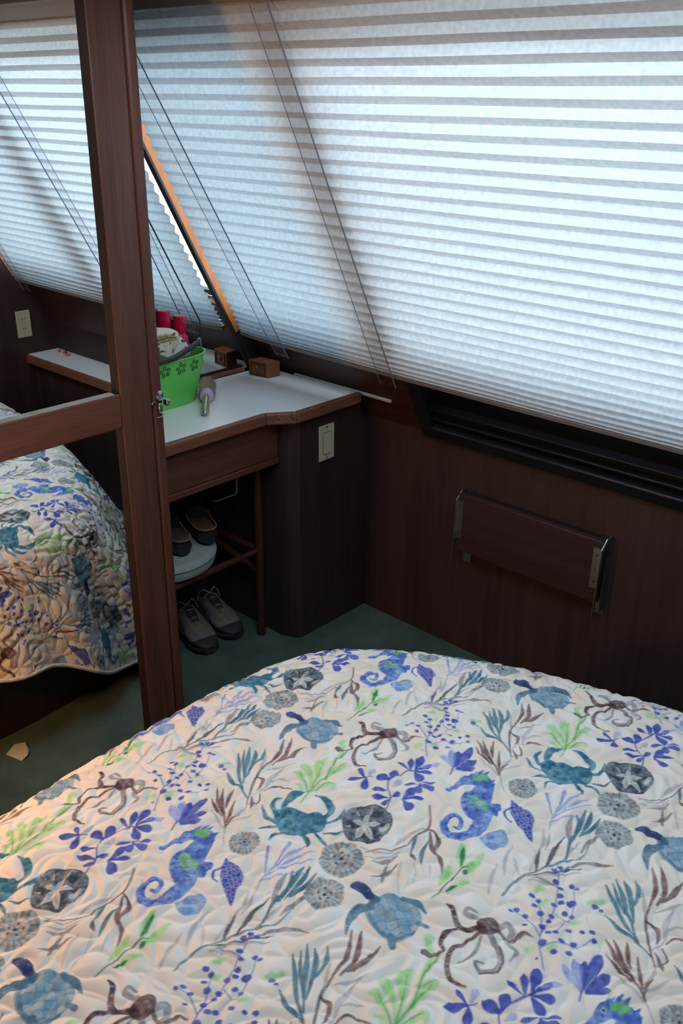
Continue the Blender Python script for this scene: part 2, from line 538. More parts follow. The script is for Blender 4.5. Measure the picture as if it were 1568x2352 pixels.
for z0, z1 in ((0.0585, 0.9335), (1.015, 1.7995)):
    pane = MB().box(0.1115, 0.1190, -1.4700, -1.0065, z0, z1).build('mirror_pane', 'mirror', wd, smooth=False)
    pg = [(-1.0185, 0.1192), (-1.0065, 0.1192), (-1.0065, 0.1300)]
    MB().prism([(p[1], p[0]) for p in pg], z0, z1, 'Z').build('bead', 'beadwood', pane, smooth=False)
    pg = [(-1.4695, 0.1192), (-1.4580, 0.1192), (-1.4695, 0.1300)]
    MB().prism([(p[1], p[0]) for p in pg], z0, z1, 'Z').build('bead', 'beadwood', pane, smooth=False)
MB().box(0.1191, 0.1305, -1.4570, -1.0190, 1.0147, 1.0162).build('glazing_line', 'putty', wd, smooth=False)
# door latch
lt = MB().lathe([(0.0095, 0), (0.0095, 0.003), (0.007, 0.0045)], (0.134, -0.9030, 0.9895), (1, 0, 0), 20, sx=1.25).build('latch_plate', 'chrome', wd)
MB().lathe([(0.0045, 0), (0.0045, 0.0015), (0.002, 0.0025)], (0.1386, -0.9025, 0.992), (1, 0, 0), 12).build('screw', 'steel', lt)
MB().box(0.1375, 0.1440, -0.9100, -0.8935, 0.9790, 0.9825).box(0.138, 0.152, -0.8955, -0.8850, 0.9660, 0.9805).build('latch_arm', 'chrome', lt, bevel=0.0012)
for k in range(3):
    MB().tube([(0.1525, -0.8952, 0.9685 + k * 0.0045), (0.1535, -0.8850, 0.9685 + k * 0.0045)], 0.0013, 8).build('ridge', 'chrome', lt)
MB().box(0.1335, 0.1375, -0.9260, -0.9150, 0.9700, 0.9780).build('strike', 'chrome', lt, bevel=0.001)
MB().box(0.1400, 0.1440, -0.9120, -0.9035, 0.9550, 0.9735).build('lever', 'steel', lt, bevel=0.0025)
MB().tube([(0.142, -0.9090, 0.9550), (0.142, -0.9100, 0.9520), (0.143, -0.9055, 0.9495), (0.144, -0.9040, 0.9455), (0.145, -0.9075, 0.9415), (0.1455, -0.9150, 0.9405), (0.1455, -0.9230, 0.9420)], 0.0021, 10).build('hook', 'chrome', lt)

# ------------------------------------------------------------------ vanity: mirror, worktop, drawer, pier cabinet
vm = thing('vanity_mirror', 'wall mirror behind the white vanity top with slanted dark edge', 'mirror', (XL + 0.004, -0.5, 0.787))
a, b = sp(0, 0.125, 0.060), sp(0, 1.355, 0.060)
MB().prism([(-0.893, 0.789), (a[1], a[2]), (b[1], b[2]), (-0.893, b[2])], XL + 0.0045, XL + 0.007, 'X').build('mirror_pane', 'mirror', vm, smooth=False)
MB().sbox(XL + 0.0045, XL + 0.017, 0.10, 1.36, 0.0525, 0.063).build('slanted_edge', 'beadwood', vm, bevel=0.002)
MB().box(XL + 0.0072, XL + 0.024, -0.892, -0.150, 0.7875, 0.801).build('bottom_trim', 'trim_y', vm, bevel=0.003)
MB().box(XL + 0.0072, XL + 0.014, -0.892, -0.150, 0.8012, 0.807).build('bottom_bead', 'beadwood', vm, bevel=0.002)
ov = [(-0.890, 0.847), (-0.320, 0.847), (-0.323, 0.982), (-0.479, 1.278), (-0.790, 1.868), (-0.890, 1.868)]
pn = MB().prism(ov, XL + 0.0075, XL + 0.0125, 'X').build('front_mirror_pane', 'mirror', vm, smooth=False)
MB().tube([(XL + 0.011, y, z) for y, z in ((-0.60, 0.847), (-0.324, 0.847), (-0.320, 0.851), (-0.323, 0.982), (-0.479, 1.278), (-0.790, 1.868))], 0.0032, 8).build('polished_edge', 'darkedge' if False else 'slot', pn)

WT = 0.787
poly = [(XL + 0.025, -0.890), (-0.05, -0.890), (-0.05, -0.409), (0.003, -0.336), (0.003, -0.068), (XL + 0.025, -0.068)]
wt = thing('worktop', 'white laminate vanity worktop with a stepped teak front edge', 'worktop', (-0.2, -0.48, 0.755))
MB().prism(poly, 0.757, WT, 'Z').build('surface', 'white', wt, smooth=False)
inn = [(-0.0497, -0.890), (-0.0497, -0.4093), (0.0033, -0.3363), (0.0033, -0.068)]
out = [(-0.030, -0.890), (-0.030, -0.4165), (0.023, -0.3435), (0.023, -0.060)]
for i in range(3):
    q = [inn[i], out[i], out[i + 1], inn[i + 1]]
    MB().prism(q, 0.754, WT + 0.002, 'Z').build('edging', 'trim_y', wt, bevel=0.005, segs=3)
for yy in (-0.372 - 0.016, -0.372 + 0.018):
    MB().lathe([(0.003, 0), (0.003, 0.001)], (-0.0035 + (yy + 0.38) * 0.72, yy - 0.0005, 0.772), (0.8, -0.58, 0), 10).build('dowel', 'slot', wt)
pc = thing('vanity_cabinet', 'dark mahogany vanity cabinet with one drawer under the white worktop', 'cabinet', (-0.2, -0.17, 0))
mb = MB().prism([(-0.436, -0.0015), (-0.436, -0.344), (-0.060, -0.344), (-0.022, -0.330), (0.0, -0.312), (0.0, -0.0015)], 0.0, 0.6965, 'Z')
mb.prism([(-0.436, -0.034), (-0.436, -0.344), (-0.060, -0.344), (-0.022, -0.330), (0.0, -0.312), (0.0, -0.034)], 0.6966, 0.7535, 'Z')
mb.build('body', 'panel', pc)
dr = MB().box(-0.095, -0.060, -0.890, -0.3455, 0.632, 0.7535).build('drawer', 'teak_y', pc, bevel=0.002)
MB().box(-0.100, -0.053, -0.890, -0.3455, 0.612, 0.6315).build('lower_lip', 'teak_y', dr, bevel=0.003)
sw = thing('light_switch', 'ivory rocker light switch on the dark cabinet pier', 'switch', (0.001, -0.199, 0.599))
MB().box(0.0005, 0.0055, -0.232, -0.166, 0.599, 0.713).build('plate', 'plate', sw, bevel=0.0015)
MB().box(0.0056, 0.0065, -0.2165, -0.1820, 0.6210, 0.6900).build('recess', 'slot', sw, smooth=False)
mb = MB().prism([(-0.2155, 0.0058), (-0.1830, 0.0058), (-0.1830, 0.0078), (-0.2155, 0.0078)], 0, 1)
mb = MB().add([(0.006, -0.2157, 0.6218), (0.006, -0.1828, 0.6218), (0.006, -0.1828, 0.6892), (0.006, -0.2157, 0.6892), (0.0105, -0.2157, 0.6218), (0.0105, -0.1828, 0.6218), (0.0068, -0.1828, 0.6892), (0.0068, -0.2157, 0.6892)],
              [(3, 2, 1, 0), (4, 5, 6, 7), (0, 1, 5, 4), (1, 2, 6, 5), (2, 3, 7, 6), (3, 0, 4, 7)])
mb.build('rocker', 'plate', sw, bevel=0.0006)
for z in (0.606, 0.706):
    MB().lathe([(0.003, 0), (0.003, 0.0008)], (0.0056, -0.199, z), (1, 0, 0), 10).build('screw', 'steel', sw)

# outlet and narrow shelf on the opposite side, seen in the mirrored door
XO = XR - 0.0005
ol = thing('wall_outlet', 'ivory wall outlet above the narrow white shelf, seen in the mirror', 'outlet', (XO, -0.152, 0.655))
MB().box(XO - 0.005, XO, -0.185, -0.119, 0.655, 0.769).build('plate', 'plate', ol, bevel=0.0015)
for zc in (0.690, 0.734):
    rc = MB().lathe([(0.016, 0), (0.016, 0.0015)], (XO - 0.005, -0.152, zc), (-1, 0, 0), 20).build('receptacle', 'plate', ol)
    for dy in (-0.006, 0.006):
        MB().box(XO - 0.0075, XO - 0.0064, -0.152 + dy - 0.001, -0.152 + dy + 0.001, zc - 0.003, zc + 0.007).build('slot', 'slot', rc, smooth=False)
sh = thing('side_shelf', 'narrow white-topped shelf with rounded teak edge, seen in the mirror', 'shelf', (1.75, -0.08, 0.45))
def shelf_poly(r, e):
    p = [(XR - 0.001, -0.001), (XR - 0.001, -0.147 - e)]
    for k in range(7):
        t = k / 6 * PI / 2
        p.append((1.47 - (r + e) * math.sin(t), -0.147 + r - (r + e) * math.cos(t)))
    p.append((1.47 - r - e, -0.001))
    return p
MB().prism(shelf_poly(0.06, 0.0), 0.5772, 0.5785, 'Z').build('top', 'white', sh, smooth=False)
MB().prism(shelf_poly(0.06, 0.012), 0.540, 0.577, 'Z').build('edging', 'trim_y', sh, bevel=0.003)
MB().prism(shelf_poly(0.05, -0.02), 0.0, 0.5395, 'Z').build('front', 'panel', sh, smooth=False)
M['orange'] = plain('orange_foam', (224, 84, 40), 0.7, noise=0.05)
for i, (x, y, r, lb) in enumerate(((2.02, -0.035, 0.3, 'orange foam earplug at the far end of the narrow shelf'), (1.985, -0.03, 1.2, 'orange foam earplug against the wall on the narrow shelf'), (1.94, -0.045, 2.2, 'orange foam earplug nearest the middle of the narrow shelf'))):
    d = Vector((math.cos(r), math.sin(r), 0))
    tag(MB().lathe([(0.003, -0.010), (0.0055, -0.008), (0.006, 0.006), (0.0045, 0.010), (0.001, 0.012)], (x, y, 0.5845), d, 12).build('earplug', 'orange'), lb, 'earplug', 'orange earplugs on the side shelf')

# small teak block in the corner of the worktop
bk = thing('teak_block', 'small teak block with a round brass stud in the worktop corner', 'block', (-0.338, -0.135, WT))
cor = [(-0.378, -0.170), (-0.300, -0.158), (-0.292, -0.108), (-0.372, -0.118)]
MB().prism(cor, WT + 0.0005, WT + 0.052, 'Z').build('body', 'block', bk, bevel=0.003)
ux = Vector((0.078, 0.012, 0)).normalized(); uy = Vector((0.012, -0.078, 0)).normalized()
c0 = Vector((-0.339, -0.164, WT + 0.026)) + uy * 0.0002
for (a0, a1, z0, z1) in ((-0.030, 0.030, 0.0165, 0.020), (-0.030, 0.030, -0.020, -0.0165), (-0.030, -0.0265, -0.0165, 0.0165), (0.0265, 0.030, -0.0165, 0.0165)):
    v = [c0 + ux * a_ + uy * d_ + Vector((0, 0, z_)) for z_ in (z0, z1) for d_ in (0.0, 0.0022) for a_ in (a0, a1)]
    MB().add(v, [(0, 2, 3, 1), (4, 5, 7, 6), (0, 1, 5, 4), (2, 6, 7, 3), (0, 4, 6, 2), (1, 3, 7, 5)]).build('raised_line', 'teak', bk, smooth=False)
M['brass'] = plain('aged_brass', (120, 100, 70), 0.4, 0.9, 0.1, 60)
MB().lathe([(0.008, 0), (0.008, 0.003), (0.005, 0.005), (0.002, 0.006)], c0, uy, 16).build('stud', 'brass', bk)
# slim white track lying in the joint between worktop and leaning wall
tag(MB().sbox(-0.285, 0.135, 0.094, 0.103, 0.001, 0.010).build('white_track', 'rodw', bevel=0.002), 'slim white plastic track along the wall behind the worktop', 'track')

# ------------------------------------------------------------------ fold-down shelf on the back wall
fs = thing('folding_shelf', 'folded dark wooden flap with steel brackets on the back wall', 'shelf', (0.64, -0.03, 0.37))
M['flap'] = wood('flap_veneer', (42, 28, 29), (66, 45, 44), 'X', 0.45, 0.6)
MB().box(0.402, 0.872, -0.048, -0.026, 0.372, 0.556).build('flap', 'flap', fs, bevel=0.002)
def bracket(x, sgn):
    b = MB().prism([(-0.001, 0.562), (-0.030, 0.560), (-0.056, 0.535), (-0.062, 0.335), (-0.050, 0.330), (-0.046, 0.52), (-0.026, 0.545), (-0.001, 0.545)], x, x + 0.0025, 'X').build('bracket', 'steel', fs, smooth=False)
    f0, f1 = (x + 0.0026, x + 0.024) if sgn > 0 else (x - 0.024, x - 0.0001)
    MB().box(f0, f1, -0.0502, -0.0482, 0.415, 0.536).build('flange', 'steel', b, smooth=False)
    for z in (0.435, 0.475, 0.515):
        MB().lathe([(0.0026, 0), (0.0026, 0.0008)], ((f0 + f1) / 2, -0.0502, z), (0, -1, 0), 8).build('screw', 'slot', b)
    MB().box(f0, f0 + 0.030, -0.003, -0.0005, 0.318, 0.350).build('wall_tab', 'steel', b, smooth=False)
bracket(0.3985, 1)
bracket(0.873, -1)
MB().box(0.8765, 0.8785, -0.030, -0.001, 0.335, 0.500).build('stay', 'steel', fs, smooth=False)

# ------------------------------------------------------------------ under the vanity: stool, shoes, rod
st = thing('vanity_stool', 'dark wooden stool with round pale cushion pushed under the vanity', 'stool', (-0.24, -0.60, 0))
M['cushion'] = plain('pale_grey_green_cloth', (146, 158, 152), 0.9, noise=0.08, nscale=120, bump=0.3)
for x, y in ((-0.113, -0.385), (-0.40, -0.385), (-0.40, -0.80)):
    MB().lathe([(0.014, 0), (0.015, 0.03), (0.012, 0.06), (0.014, 0.22), (0.014, 0.36), (0.012, 0.60), (0.0, 0.605)], (x, y, 0), (0, 0, 1), 14).build('leg', 'darkwood', st)
MB().lathe([(0.014, 0), (0.015, 0.03), (0.012, 0.06), (0.014, 0.31), (0.0, 0.312)], (-0.113, -0.80, 0), (0, 0, 1), 14).build('leg', 'darkwood', st)
for a_, b_ in (((-0.113, -0.40, 0.311), (-0.113, -0.785, 0.311)), ((-0.40, -0.40, 0.311), (-0.40, -0.785, 0.311)), ((-0.128, -0.385, 0.311), (-0.385, -0.385, 0.311)), ((-0.128, -0.80, 0.311), (-0.385, -0.80, 0.311)), ((-0.126, -0.385, 0.235), (-0.386, -0.40, 0.300))):
    MB().tube([a_, tuple((p + q) / 2 for p, q in zip(a_, b_)), b_], [0.009, 0.012, 0.009], 12).build('stretcher', 'darkwood', st)
cu = MB().lathe([(0.02, 0.338), (0.135, 0.338), (0.156, 0.346), (0.162, 0.362), (0.158, 0.380), (0.145, 0.391), (0.08, 0.397), (0.01, 0.398)], (-0.245, -0.660, -0.014), (0, 0, 1), 40).build('cushion', 'cushion', st)
ringp = [(-0.245 + 0.1605 * math.cos(t), -0.660 + 0.1605 * math.sin(t), 0.364) for t in [2 * PI * k / 40 for k in range(41)]]
MB().tube(ringp, 0.004, 8, caps=False).build('piping', 'cushion', cu)

def shoe_rings(L, prof):
    rings = []
    for t, w, h0, h1, cx in prof:
        r = []
        for k in range(16):
            a_ = 2 * PI * k / 16
            ex = math.copysign(abs(math.cos(a_)) ** 0.8, math.cos(a_))
            ez = math.copysign(abs(math.sin(a_)) ** 0.8, math.sin(a_))
            r.append((t * L, cx + w * ex, (h0 + h1) / 2 + (h1 - h0) / 2 * ez))
        rings.append(r)
    return rings
M['sneaker'] = plain('grey_mesh_upper', (104, 100, 94), 0.85, noise=0.15, nscale=60, bump=0.4)
M['sole'] = plain('dark_rubber', (34, 38, 46), 0.7, noise=0.1)
M['overlay'] = plain('dark_overlay', (44, 44, 50), 0.7, noise=0.1)
M['lace'] = plain('pale_lace', (150, 146, 138), 0.9)
M['gold'] = plain('ochre_tag', (150, 128, 60), 0.6)
def place(o, loc, rz):
    o.location = loc
    o.rotation_euler = (0, 0, rz)
def sneaker(label, loc, rz):
    s = thing('sneaker', label, 'shoe', (0, 0, 0), 'grey sneakers under the vanity')
    L = 0.27
    up = [(0.0, 0.020, 0.018, 0.060, 0), (0.03, 0.030, 0.016, 0.082, 0), (0.12, 0.036, 0.016, 0.092, 0), (0.26, 0.037, 0.016, 0.088, 0), (0.42, 0.038, 0.016, 0.092, 0), (0.56, 0.042, 0.016, 0.078, 0), (0.72, 0.047, 0.016, 0.062, 0), (0.86, 0.044, 0.016, 0.050, 0), (0.95, 0.032, 0.018, 0.040, 0), (1.0, 0.014, 0.020, 0.030, 0)]
    MB().loft(shoe_rings(L, up)).build('upper', 'sneaker', s, local=True)
    so = [(-0.02, 0.020, 0.002, 0.028, 0), (0.03, 0.036, 0.0, 0.030, 0), (0.3, 0.040, 0.0, 0.026, 0), (0.6, 0.046, 0.0, 0.024, 0), (0.8, 0.051, 0.0, 0.024, 0), (0.95, 0.040, 0.001, 0.028, 0), (1.03, 0.018, 0.006, 0.030, 0)]
    MB().loft(shoe_rings(L, so)).build('sole', 'sole', s, local=True)
    op = [(0.05, 0.020, 0.070, 0.0935, 0), (0.12, 0.028, 0.07, 0.0965, 0), (0.25, 0.029, 0.07, 0.0925, 0), (0.38, 0.022, 0.07, 0.0945, 0)]
    MB().loft(shoe_rings(L, op)).build('opening', 'overlay', s, local=True)
    MB().loft(shoe_rings(L, [(0.40, 0.018, 0.07, 0.0965, 0), (0.52, 0.020, 0.06, 0.086, 0), (0.64, 0.015, 0.05, 0.0725, 0)])).build('tongue', 'overlay', s, local=True)
    MB().loft(shoe_rings(L, [(0.84, 0.047, 0.02, 0.046, 0), (0.93, 0.040, 0.02, 0.046, 0), (1.0, 0.024, 0.02, 0.036, 0), (1.03, 0.01, 0.022, 0.030, 0)])).build('toe_cap', 'sole', s, local=True)
    for sg in (-1, 1):
        MB().tube([(0.30 * L, sg * 0.0385, 0.05), (0.5 * L, sg * 0.0425, 0.046), (0.66 * L, sg * 0.0465, 0.036)], [0.003, 0.008, 0.003], 8, flat=1.0).build('side_stripe', 'overlay', s, local=True)
    for k in range(5):
        t = 0.40 + 0.06 * k
        h = 0.099 - 0.0065 * k
        sg = 1 if k % 2 else -1
        MB().tube([(t * L, -0.026, h - 0.014), (t * L + 0.004 * sg, 0, h), (t * L, 0.026, h - 0.014)], 0.0024, 6).build('lace', 'lace', s, local=True)
    MB().tube([(0.40 * L, 0.0, 0.099), (0.36 * L, 0.022, 0.112), (0.34 * L, 0.036, 0.096), (0.36 * L, 0.044, 0.070)], 0.0022, 6).build('lace', 'lace', s, local=True)
    MB().tube([(0.40 * L, 0.0, 0.099), (0.37 * L, -0.020, 0.114), (0.35 * L, -0.034, 0.104), (0.38 * L, -0.046, 0.082)], 0.0022, 6).build('lace', 'lace', s, local=True)
    MB().box(0.66 * L, 0.71 * L, -0.008, 0.008, 0.0655, 0.0690).build('tag', 'gold', s, local=True)
    place(s, loc, rz)
sneaker('grey running shoe on the carpet nearest the wardrobe', (-0.405, -0.515, 0.001), math.radians(-14))
sneaker('grey running shoe on the carpet nearer the stool leg', (-0.415, -0.418, 0.001), math.radians(-10))

M['clog'] = plain('dark_navy_leather', (30, 34, 44), 0.5, noise=0.1)
M['tan'] = plain('tan_welt', (140, 100, 72), 0.7)
M['insole'] = plain('dark_tan_insole', (84, 68, 54), 0.8)
def clog(label, loc, rz):
    s = thing('clog', label, 'shoe', (0, 0, 0), 'dark clogs on the stool')
    L = 0.25
    MB().loft(shoe_rings(L, [(0, 0.018, 0.0, 0.040, 0), (0.05, 0.031, 0, 0.044, 0), (0.3, 0.034, 0, 0.042, 0), (0.6, 0.042, 0, 0.034, 0), (0.85, 0.040, 0, 0.030, 0), (1, 0.016, 0.004, 0.026, 0)])).build('sole', 'clog', s, local=True)
    MB().loft(shoe_rings(L, [(0.42, 0.036, 0.03, 0.082, 0), (0.55, 0.041, 0.03, 0.080, 0), (0.72, 0.043, 0.028, 0.066, 0), (0.88, 0.038, 0.026, 0.054, 0), (0.98, 0.018, 0.024, 0.040, 0)])).build('vamp', 'clog', s, local=True)
    MB().loft(shoe_rings(L, [(0.02, 0.018, 0.036, 0.0470, 0), (0.08, 0.027, 0.036, 0.0475, 0), (0.3, 0.030, 0.036, 0.0455, 0), (0.44, 0.030, 0.034, 0.0440, 0)])).build('insole', 'insole', s, local=True)
    rim = [(0.44 * L, 0.035, 0.060), (0.3 * L, 0.0345, 0.050), (0.1 * L, 0.0315, 0.049), (0.0, 0.016, 0.049), (-0.004, 0, 0.049), (0.0, -0.016, 0.049), (0.1 * L, -0.0315, 0.049), (0.3 * L, -0.0345, 0.050), (0.44 * L, -0.035, 0.060)]
    MB().tube([tuple(p) for p in catmull(rim, 5)], 0.003, 8).build('welt', 'tan', s, local=True)
    place(s, loc, rz)
clog('dark clog on the stool cushion, heel towards the room', (-0.140, -0.560, 0.3855), math.radians(160))
clog('dark clog on the stool cushion, half hidden by the wardrobe post', (-0.135, -0.660, 0.3855), math.radians(166))
tag(MB().tube([(-0.10, -0.570, 0.5455), (-0.10, -0.562, 0.540), (-0.10, -0.488, 0.5385), (-0.10, -0.479, 0.545), (-0.10, -0.478, 0.6115)], 0.0025, 8).build('metal_rod', 'steel'), 'thin bent metal rod hanging under the vanity drawer', 'rod')
tag(MB().add([(0.345, -1.26, 0.001), (0.40, -1.275, 0.001), (0.418, -1.24, 0.004), (0.402, -1.215, 0.006), (0.372, -1.222, 0.002), (0.350, -1.238, 0.005)] + [(0.345, -1.26, 0.002), (0.40, -1.275, 0.002), (0.418, -1.24, 0.005), (0.402, -1.215, 0.007), (0.372, -1.222, 0.003), (0.350, -1.238, 0.006)],
    [(5, 4, 3, 2, 1, 0), (6, 7, 8, 9, 10, 11)] + [(i, (i + 1) % 6, 6 + (i + 1) % 6, 6 + i) for i in range(6)]).build('paper_scrap', 'plate', smooth=False), 'small torn paper scrap on the carpet, seen in the lower mirror', 'paper')

# ------------------------------------------------------------------ on the worktop: bucket and contents, brush
M['green'] = plain('green_enamel', (104, 206, 92), 0.38, noise=0.04, nscale=10)
M['greend'] = plain('punched_dark_green', (26, 70, 34), 0.7)
M['grip'] = plain('charcoal_grip', (62, 60, 70), 0.55, noise=0.06)
M['magenta'] = plain('magenta_plastic', (190, 36, 100), 0.3, noise=0.03)
M['redcap'] = plain('crimson_cap', (196, 20, 66), 0.22, noise=0.05)
M['bluel'] = plain('blue_label', (40, 44, 110), 0.4)
bu = thing('bucket', 'green metal tub with punched flowers and dark handle on the worktop', 'bucket', (-0.328, -0.555, WT))
BH = 0.148
def bring(t, e=0.0, n=48):
    hx, hy = 0.060 + 0.028 * t - e, 0.105 + 0.027 * t - e
    cx_, cy_ = -0.330 + 0.006 * t, -0.555
    r = []
    for k in range(n):
        a_ = 2 * PI * k / n
        r.append((cx_ + hx * math.copysign(abs(math.cos(a_)) ** 0.72, math.cos(a_)), cy_ + hy * math.copysign(abs(math.sin(a_)) ** 0.72, math.sin(a_)), WT + 0.001 + BH * t))
    return r
rings = [bring(t) for t in (0, 0.03, 0.25, 0.5, 0.75, 1.0)] + [bring(t, 0.002) for t in (1.0, 0.6, 0.2, 0.05)]
MB().loft(rings).build('tub', 'green', bu)
MB().tube(bring(1.0) + [bring(1.0)[0]], 0.0030, 8, caps=False).build('rim', 'green', bu)
def fx(y, z):                                # front face of the tub
    t = (z - WT - 0.001) / BH
    hx, hy = 0.060 + 0.028 * t, 0.105 + 0.027 * t
    c = min(1, abs((y + 0.555) / hy)) ** (1 / 0.72)
    return -0.330 + 0.006 * t + hx * math.sqrt(max(0, 1 - c * c)) ** 0.72
for yc, zc in ((-0.660, 0.906), (-0.603, 0.908), (-0.548, 0.909), (-0.497, 0.909)):
    for k in range(5):
        t = PI / 2 + 2 * PI * k / 5 + 0.25
        L0_, L1_ = 0.005, 0.0195
        for sg in (-1, 1):
            pts = []
            for j in range(5):
                q = L0_ + (L1_ - L0_) * j / 4
                off = sg * 0.0040 * math.sin(PI * j / 4)
                y = yc + math.cos(t) * q - math.sin(t) * off
                z = zc + math.sin(t) * q + math.cos(t) * off
                pts.append((fx(y, z) + 0.0006, y, z))
            MB().tube(pts, [0.0005, 0.0011, 0.0015, 0.0011, 0.0005], 6).build('petal_slot', 'greend', bu)
hp = catmull([(-0.262, -0.705, 0.945), (-0.236, -0.660, 0.944), (-0.232, -0.622, 0.944), (-0.234, -0.576, 0.947), (-0.240, -0.536, 0.955), (-0.248, -0.500, 0.963), (-0.256, -0.470, 0.969)], 5)
hd = MB().tube([tuple(p) for p in hp], 0.0082, 12).build('handle', 'grip', bu)
for k in (-1, 0, 1):
    MB().tube([(p[0] + 0.0078, p[1], p[2] + 0.0042 * k) for p in hp], 0.0009, 6).build('groove', 'slot', hd)
wr = [(-0.256, -0.472, 0.978), (-0.262, -0.458, 0.978), (-0.270, -0.450, 0.966), (-0.272, -0.448, 0.950), (-0.274, -0.446, 0.932), (-0.285, -0.432, 0.915)]
MB().tube([tuple(p) for p in catmull(wr, 5)], 0.0022, 8).build('wire', 'steel', hd)

def spotted(name, base, spots):
    m, n, l, p = new_mat(name)
    tc = n.new('ShaderNodeTexCoord')
    prev = None
    for i, (rgb, sc, thr, seed) in enumerate(spots):
        mp = n.new('ShaderNodeMapping')
        mp.inputs['Location'].default_value = (seed, seed * 2.3, seed * 0.7)
        nz = n.new('ShaderNodeTexNoise')
        nz.inputs['Scale'].default_value, nz.inputs['Detail'].default_value, nz.inputs['Distortion'].default_value = sc, 4, 0.8
        l.new(tc.outputs['Object'], mp.inputs[0])
        l.new(mp.outputs[0], nz.inputs['Vector'])
        r = n.new('ShaderNodeValToRGB')
        r.color_ramp.elements[0].position, r.color_ramp.elements[1].position = thr, thr + 0.035
        r.color_ramp.elements[0].color, r.color_ramp.elements[1].color = (0, 0, 0, 1), (1, 1, 1, 1)
        l.new(nz.outputs['Fac'], r.inputs[0])
        mx = n.new('ShaderNodeMix')
        mx.data_type = 'RGBA'
        l.new(r.outputs[0], mx.inputs[0])
        if prev is None:
            mx.inputs[6].default_value = srgb(*base)
        else:
            l.new(prev.outputs[2], mx.inputs[6])
        mx.inputs[7].default_value = srgb(*rgb)
        prev = mx
    l.new(prev.outputs[2], p.inputs['Base Color'])
    p.inputs['Roughness'].default_value = 0.85
    return m
M['floral'] = spotted('floral_cotton', (232, 226, 204), (((74, 104, 70), 26, 0.60, 3.1), ((170, 92, 60), 32, 0.64, 7.7), ((196, 178, 120), 40, 0.62, 1.4)))
M['floral2'] = spotted('floral_cotton_white', (232, 232, 224), (((84, 112, 84), 30, 0.61, 5.2), ((190, 84, 58), 28, 0.64, 9.3), ((120, 128, 150), 34, 0.65, 2.2)))
def cloth(name, label, poly, x0, mat, print_):
    r = thing(name, label, 'cloth', (x0, sum(p[0] for p in poly) / len(poly), min(p[1] for p in poly)), 'cloths in the green tub')
    n = len(poly)
    cy_ = sum(p[0] for p in poly) / n
    cz_ = sum(p[1] for p in poly) / n
    rings = []
    for x, k in ((x0 - 0.016, 0.86), (x0 - 0.010, 0.97), (x0, 1.0), (x0 + 0.010, 0.97), (x0 + 0.016, 0.80), (x0 + 0.019, 0.4)):
        rings.append([(x + 0.002 * math.sin(i * 2.1), cy_ + (p[0] - cy_) * k, cz_ + (p[1] - cz_) * k) for i, p in enumerate(poly)])
    o = MB().loft(rings).build('folded_cloth', mat, r)
    o.modifiers.new('sub', 'SUBSURF').levels = 1
    o.modifiers['sub'].render_levels = 2
    for pts, rad, pm in print_:
        MB().tube(pts, rad, 6, flat=1.0).build('printed_leaf', pm, r)
    return r
M['leafp'] = plain('printed_green', (74, 110, 74), 0.85, noise=0.25, nscale=90)
M['braidp'] = plain('printed_ochre', (172, 152, 98), 0.85, noise=0.3, nscale=120)
M['redp'] = plain('printed_rust', (196, 84, 60), 0.85, noise=0.2, nscale=80)
c1 = [(-0.640, 0.915), (-0.552, 0.905), (-0.536, 0.935), (-0.515, 0.968), (-0.499, 0.990), (-0.522, 1.012), (-0.556, 1.019), (-0.600, 1.028), (-0.650, 1.020)]
xx = -0.279
cloth('floral_cloth', 'folded cream cloth with ochre band and green leaves in the green tub', c1, -0.300, 'floral', [
    ([(xx, -0.625, 0.992), (xx, -0.59, 0.999), (xx, -0.56, 0.999), (xx, -0.530, 0.990)], [0.002, 0.006, 0.006, 0.002], 'braidp'),
    ([(xx, -0.62, 0.984), (xx, -0.585, 0.988), (xx, -0.555, 0.987), (xx, -0.525, 0.984)], [0.001, 0.0035, 0.0035, 0.001], 'braidp'),
    ([(xx, -0.606, 0.928), (xx, -0.585, 0.938), (xx, -0.563, 0.934)], [0.003, 0.011, 0.002], 'leafp'),
    ([(xx, -0.60, 0.956), (xx, -0.585, 0.960), (xx, -0.57, 0.957)], [0.001, 0.0025, 0.001], 'leafp')])
c2 = [(-0.550, 0.910), (-0.462, 0.910), (-0.452, 0.934), (-0.472, 0.962), (-0.490, 0.985), (-0.515, 0.975), (-0.545, 0.945)]
cloth('floral_cloth', 'folded white cloth with red flower showing behind the cream one in the tub', c2, -0.318, 'floral2', [
    ([(-0.298, -0.496, 0.972), (-0.298, -0.482, 0.967)], [0.004, 0.002], 'redp'),
    ([(-0.298, -0.486, 0.953), (-0.298, -0.474, 0.943), (-0.298, -0.466, 0.936)], [0.001, 0.003, 0.001], 'leafp')])
def bottle(label, x, y, z, tilt):
    r = thing('pump_bottle', label, 'bottle', (x, y, z), 'pink bottles in the tub')
    ax = Vector(tilt).normalized()
    MB().lathe([(0.024, 0), (0.026, 0.004), (0.026, 0.135), (0.024, 0.150), (0.017, 0.160), (0.0165, 0.166)], (x, y, z), ax, 24).build('body', 'magenta', r)
    MB().lathe([(0.0264, 0.105), (0.0266, 0.106), (0.0266, 0.116), (0.0264, 0.117)], (x, y, z), ax, 24).build('label_band', 'bluel', r)
    MB().lathe([(0.0205, 0.166), (0.0208, 0.168), (0.0195, 0.212), (0.0185, 0.2145), (0.012, 0.2155)], (x, y, z), ax, 24).build('cap', 'redcap', r)
bottle('pink bottle with crimson cap in the tub, nearest the wardrobe', -0.372, -0.512, 0.836, (0.02, 0.04, 1))
bottle('pink bottle with crimson cap in the tub, showing its round shoulder', -0.366, -0.456, 0.814, (0.03, 0.02, 1))

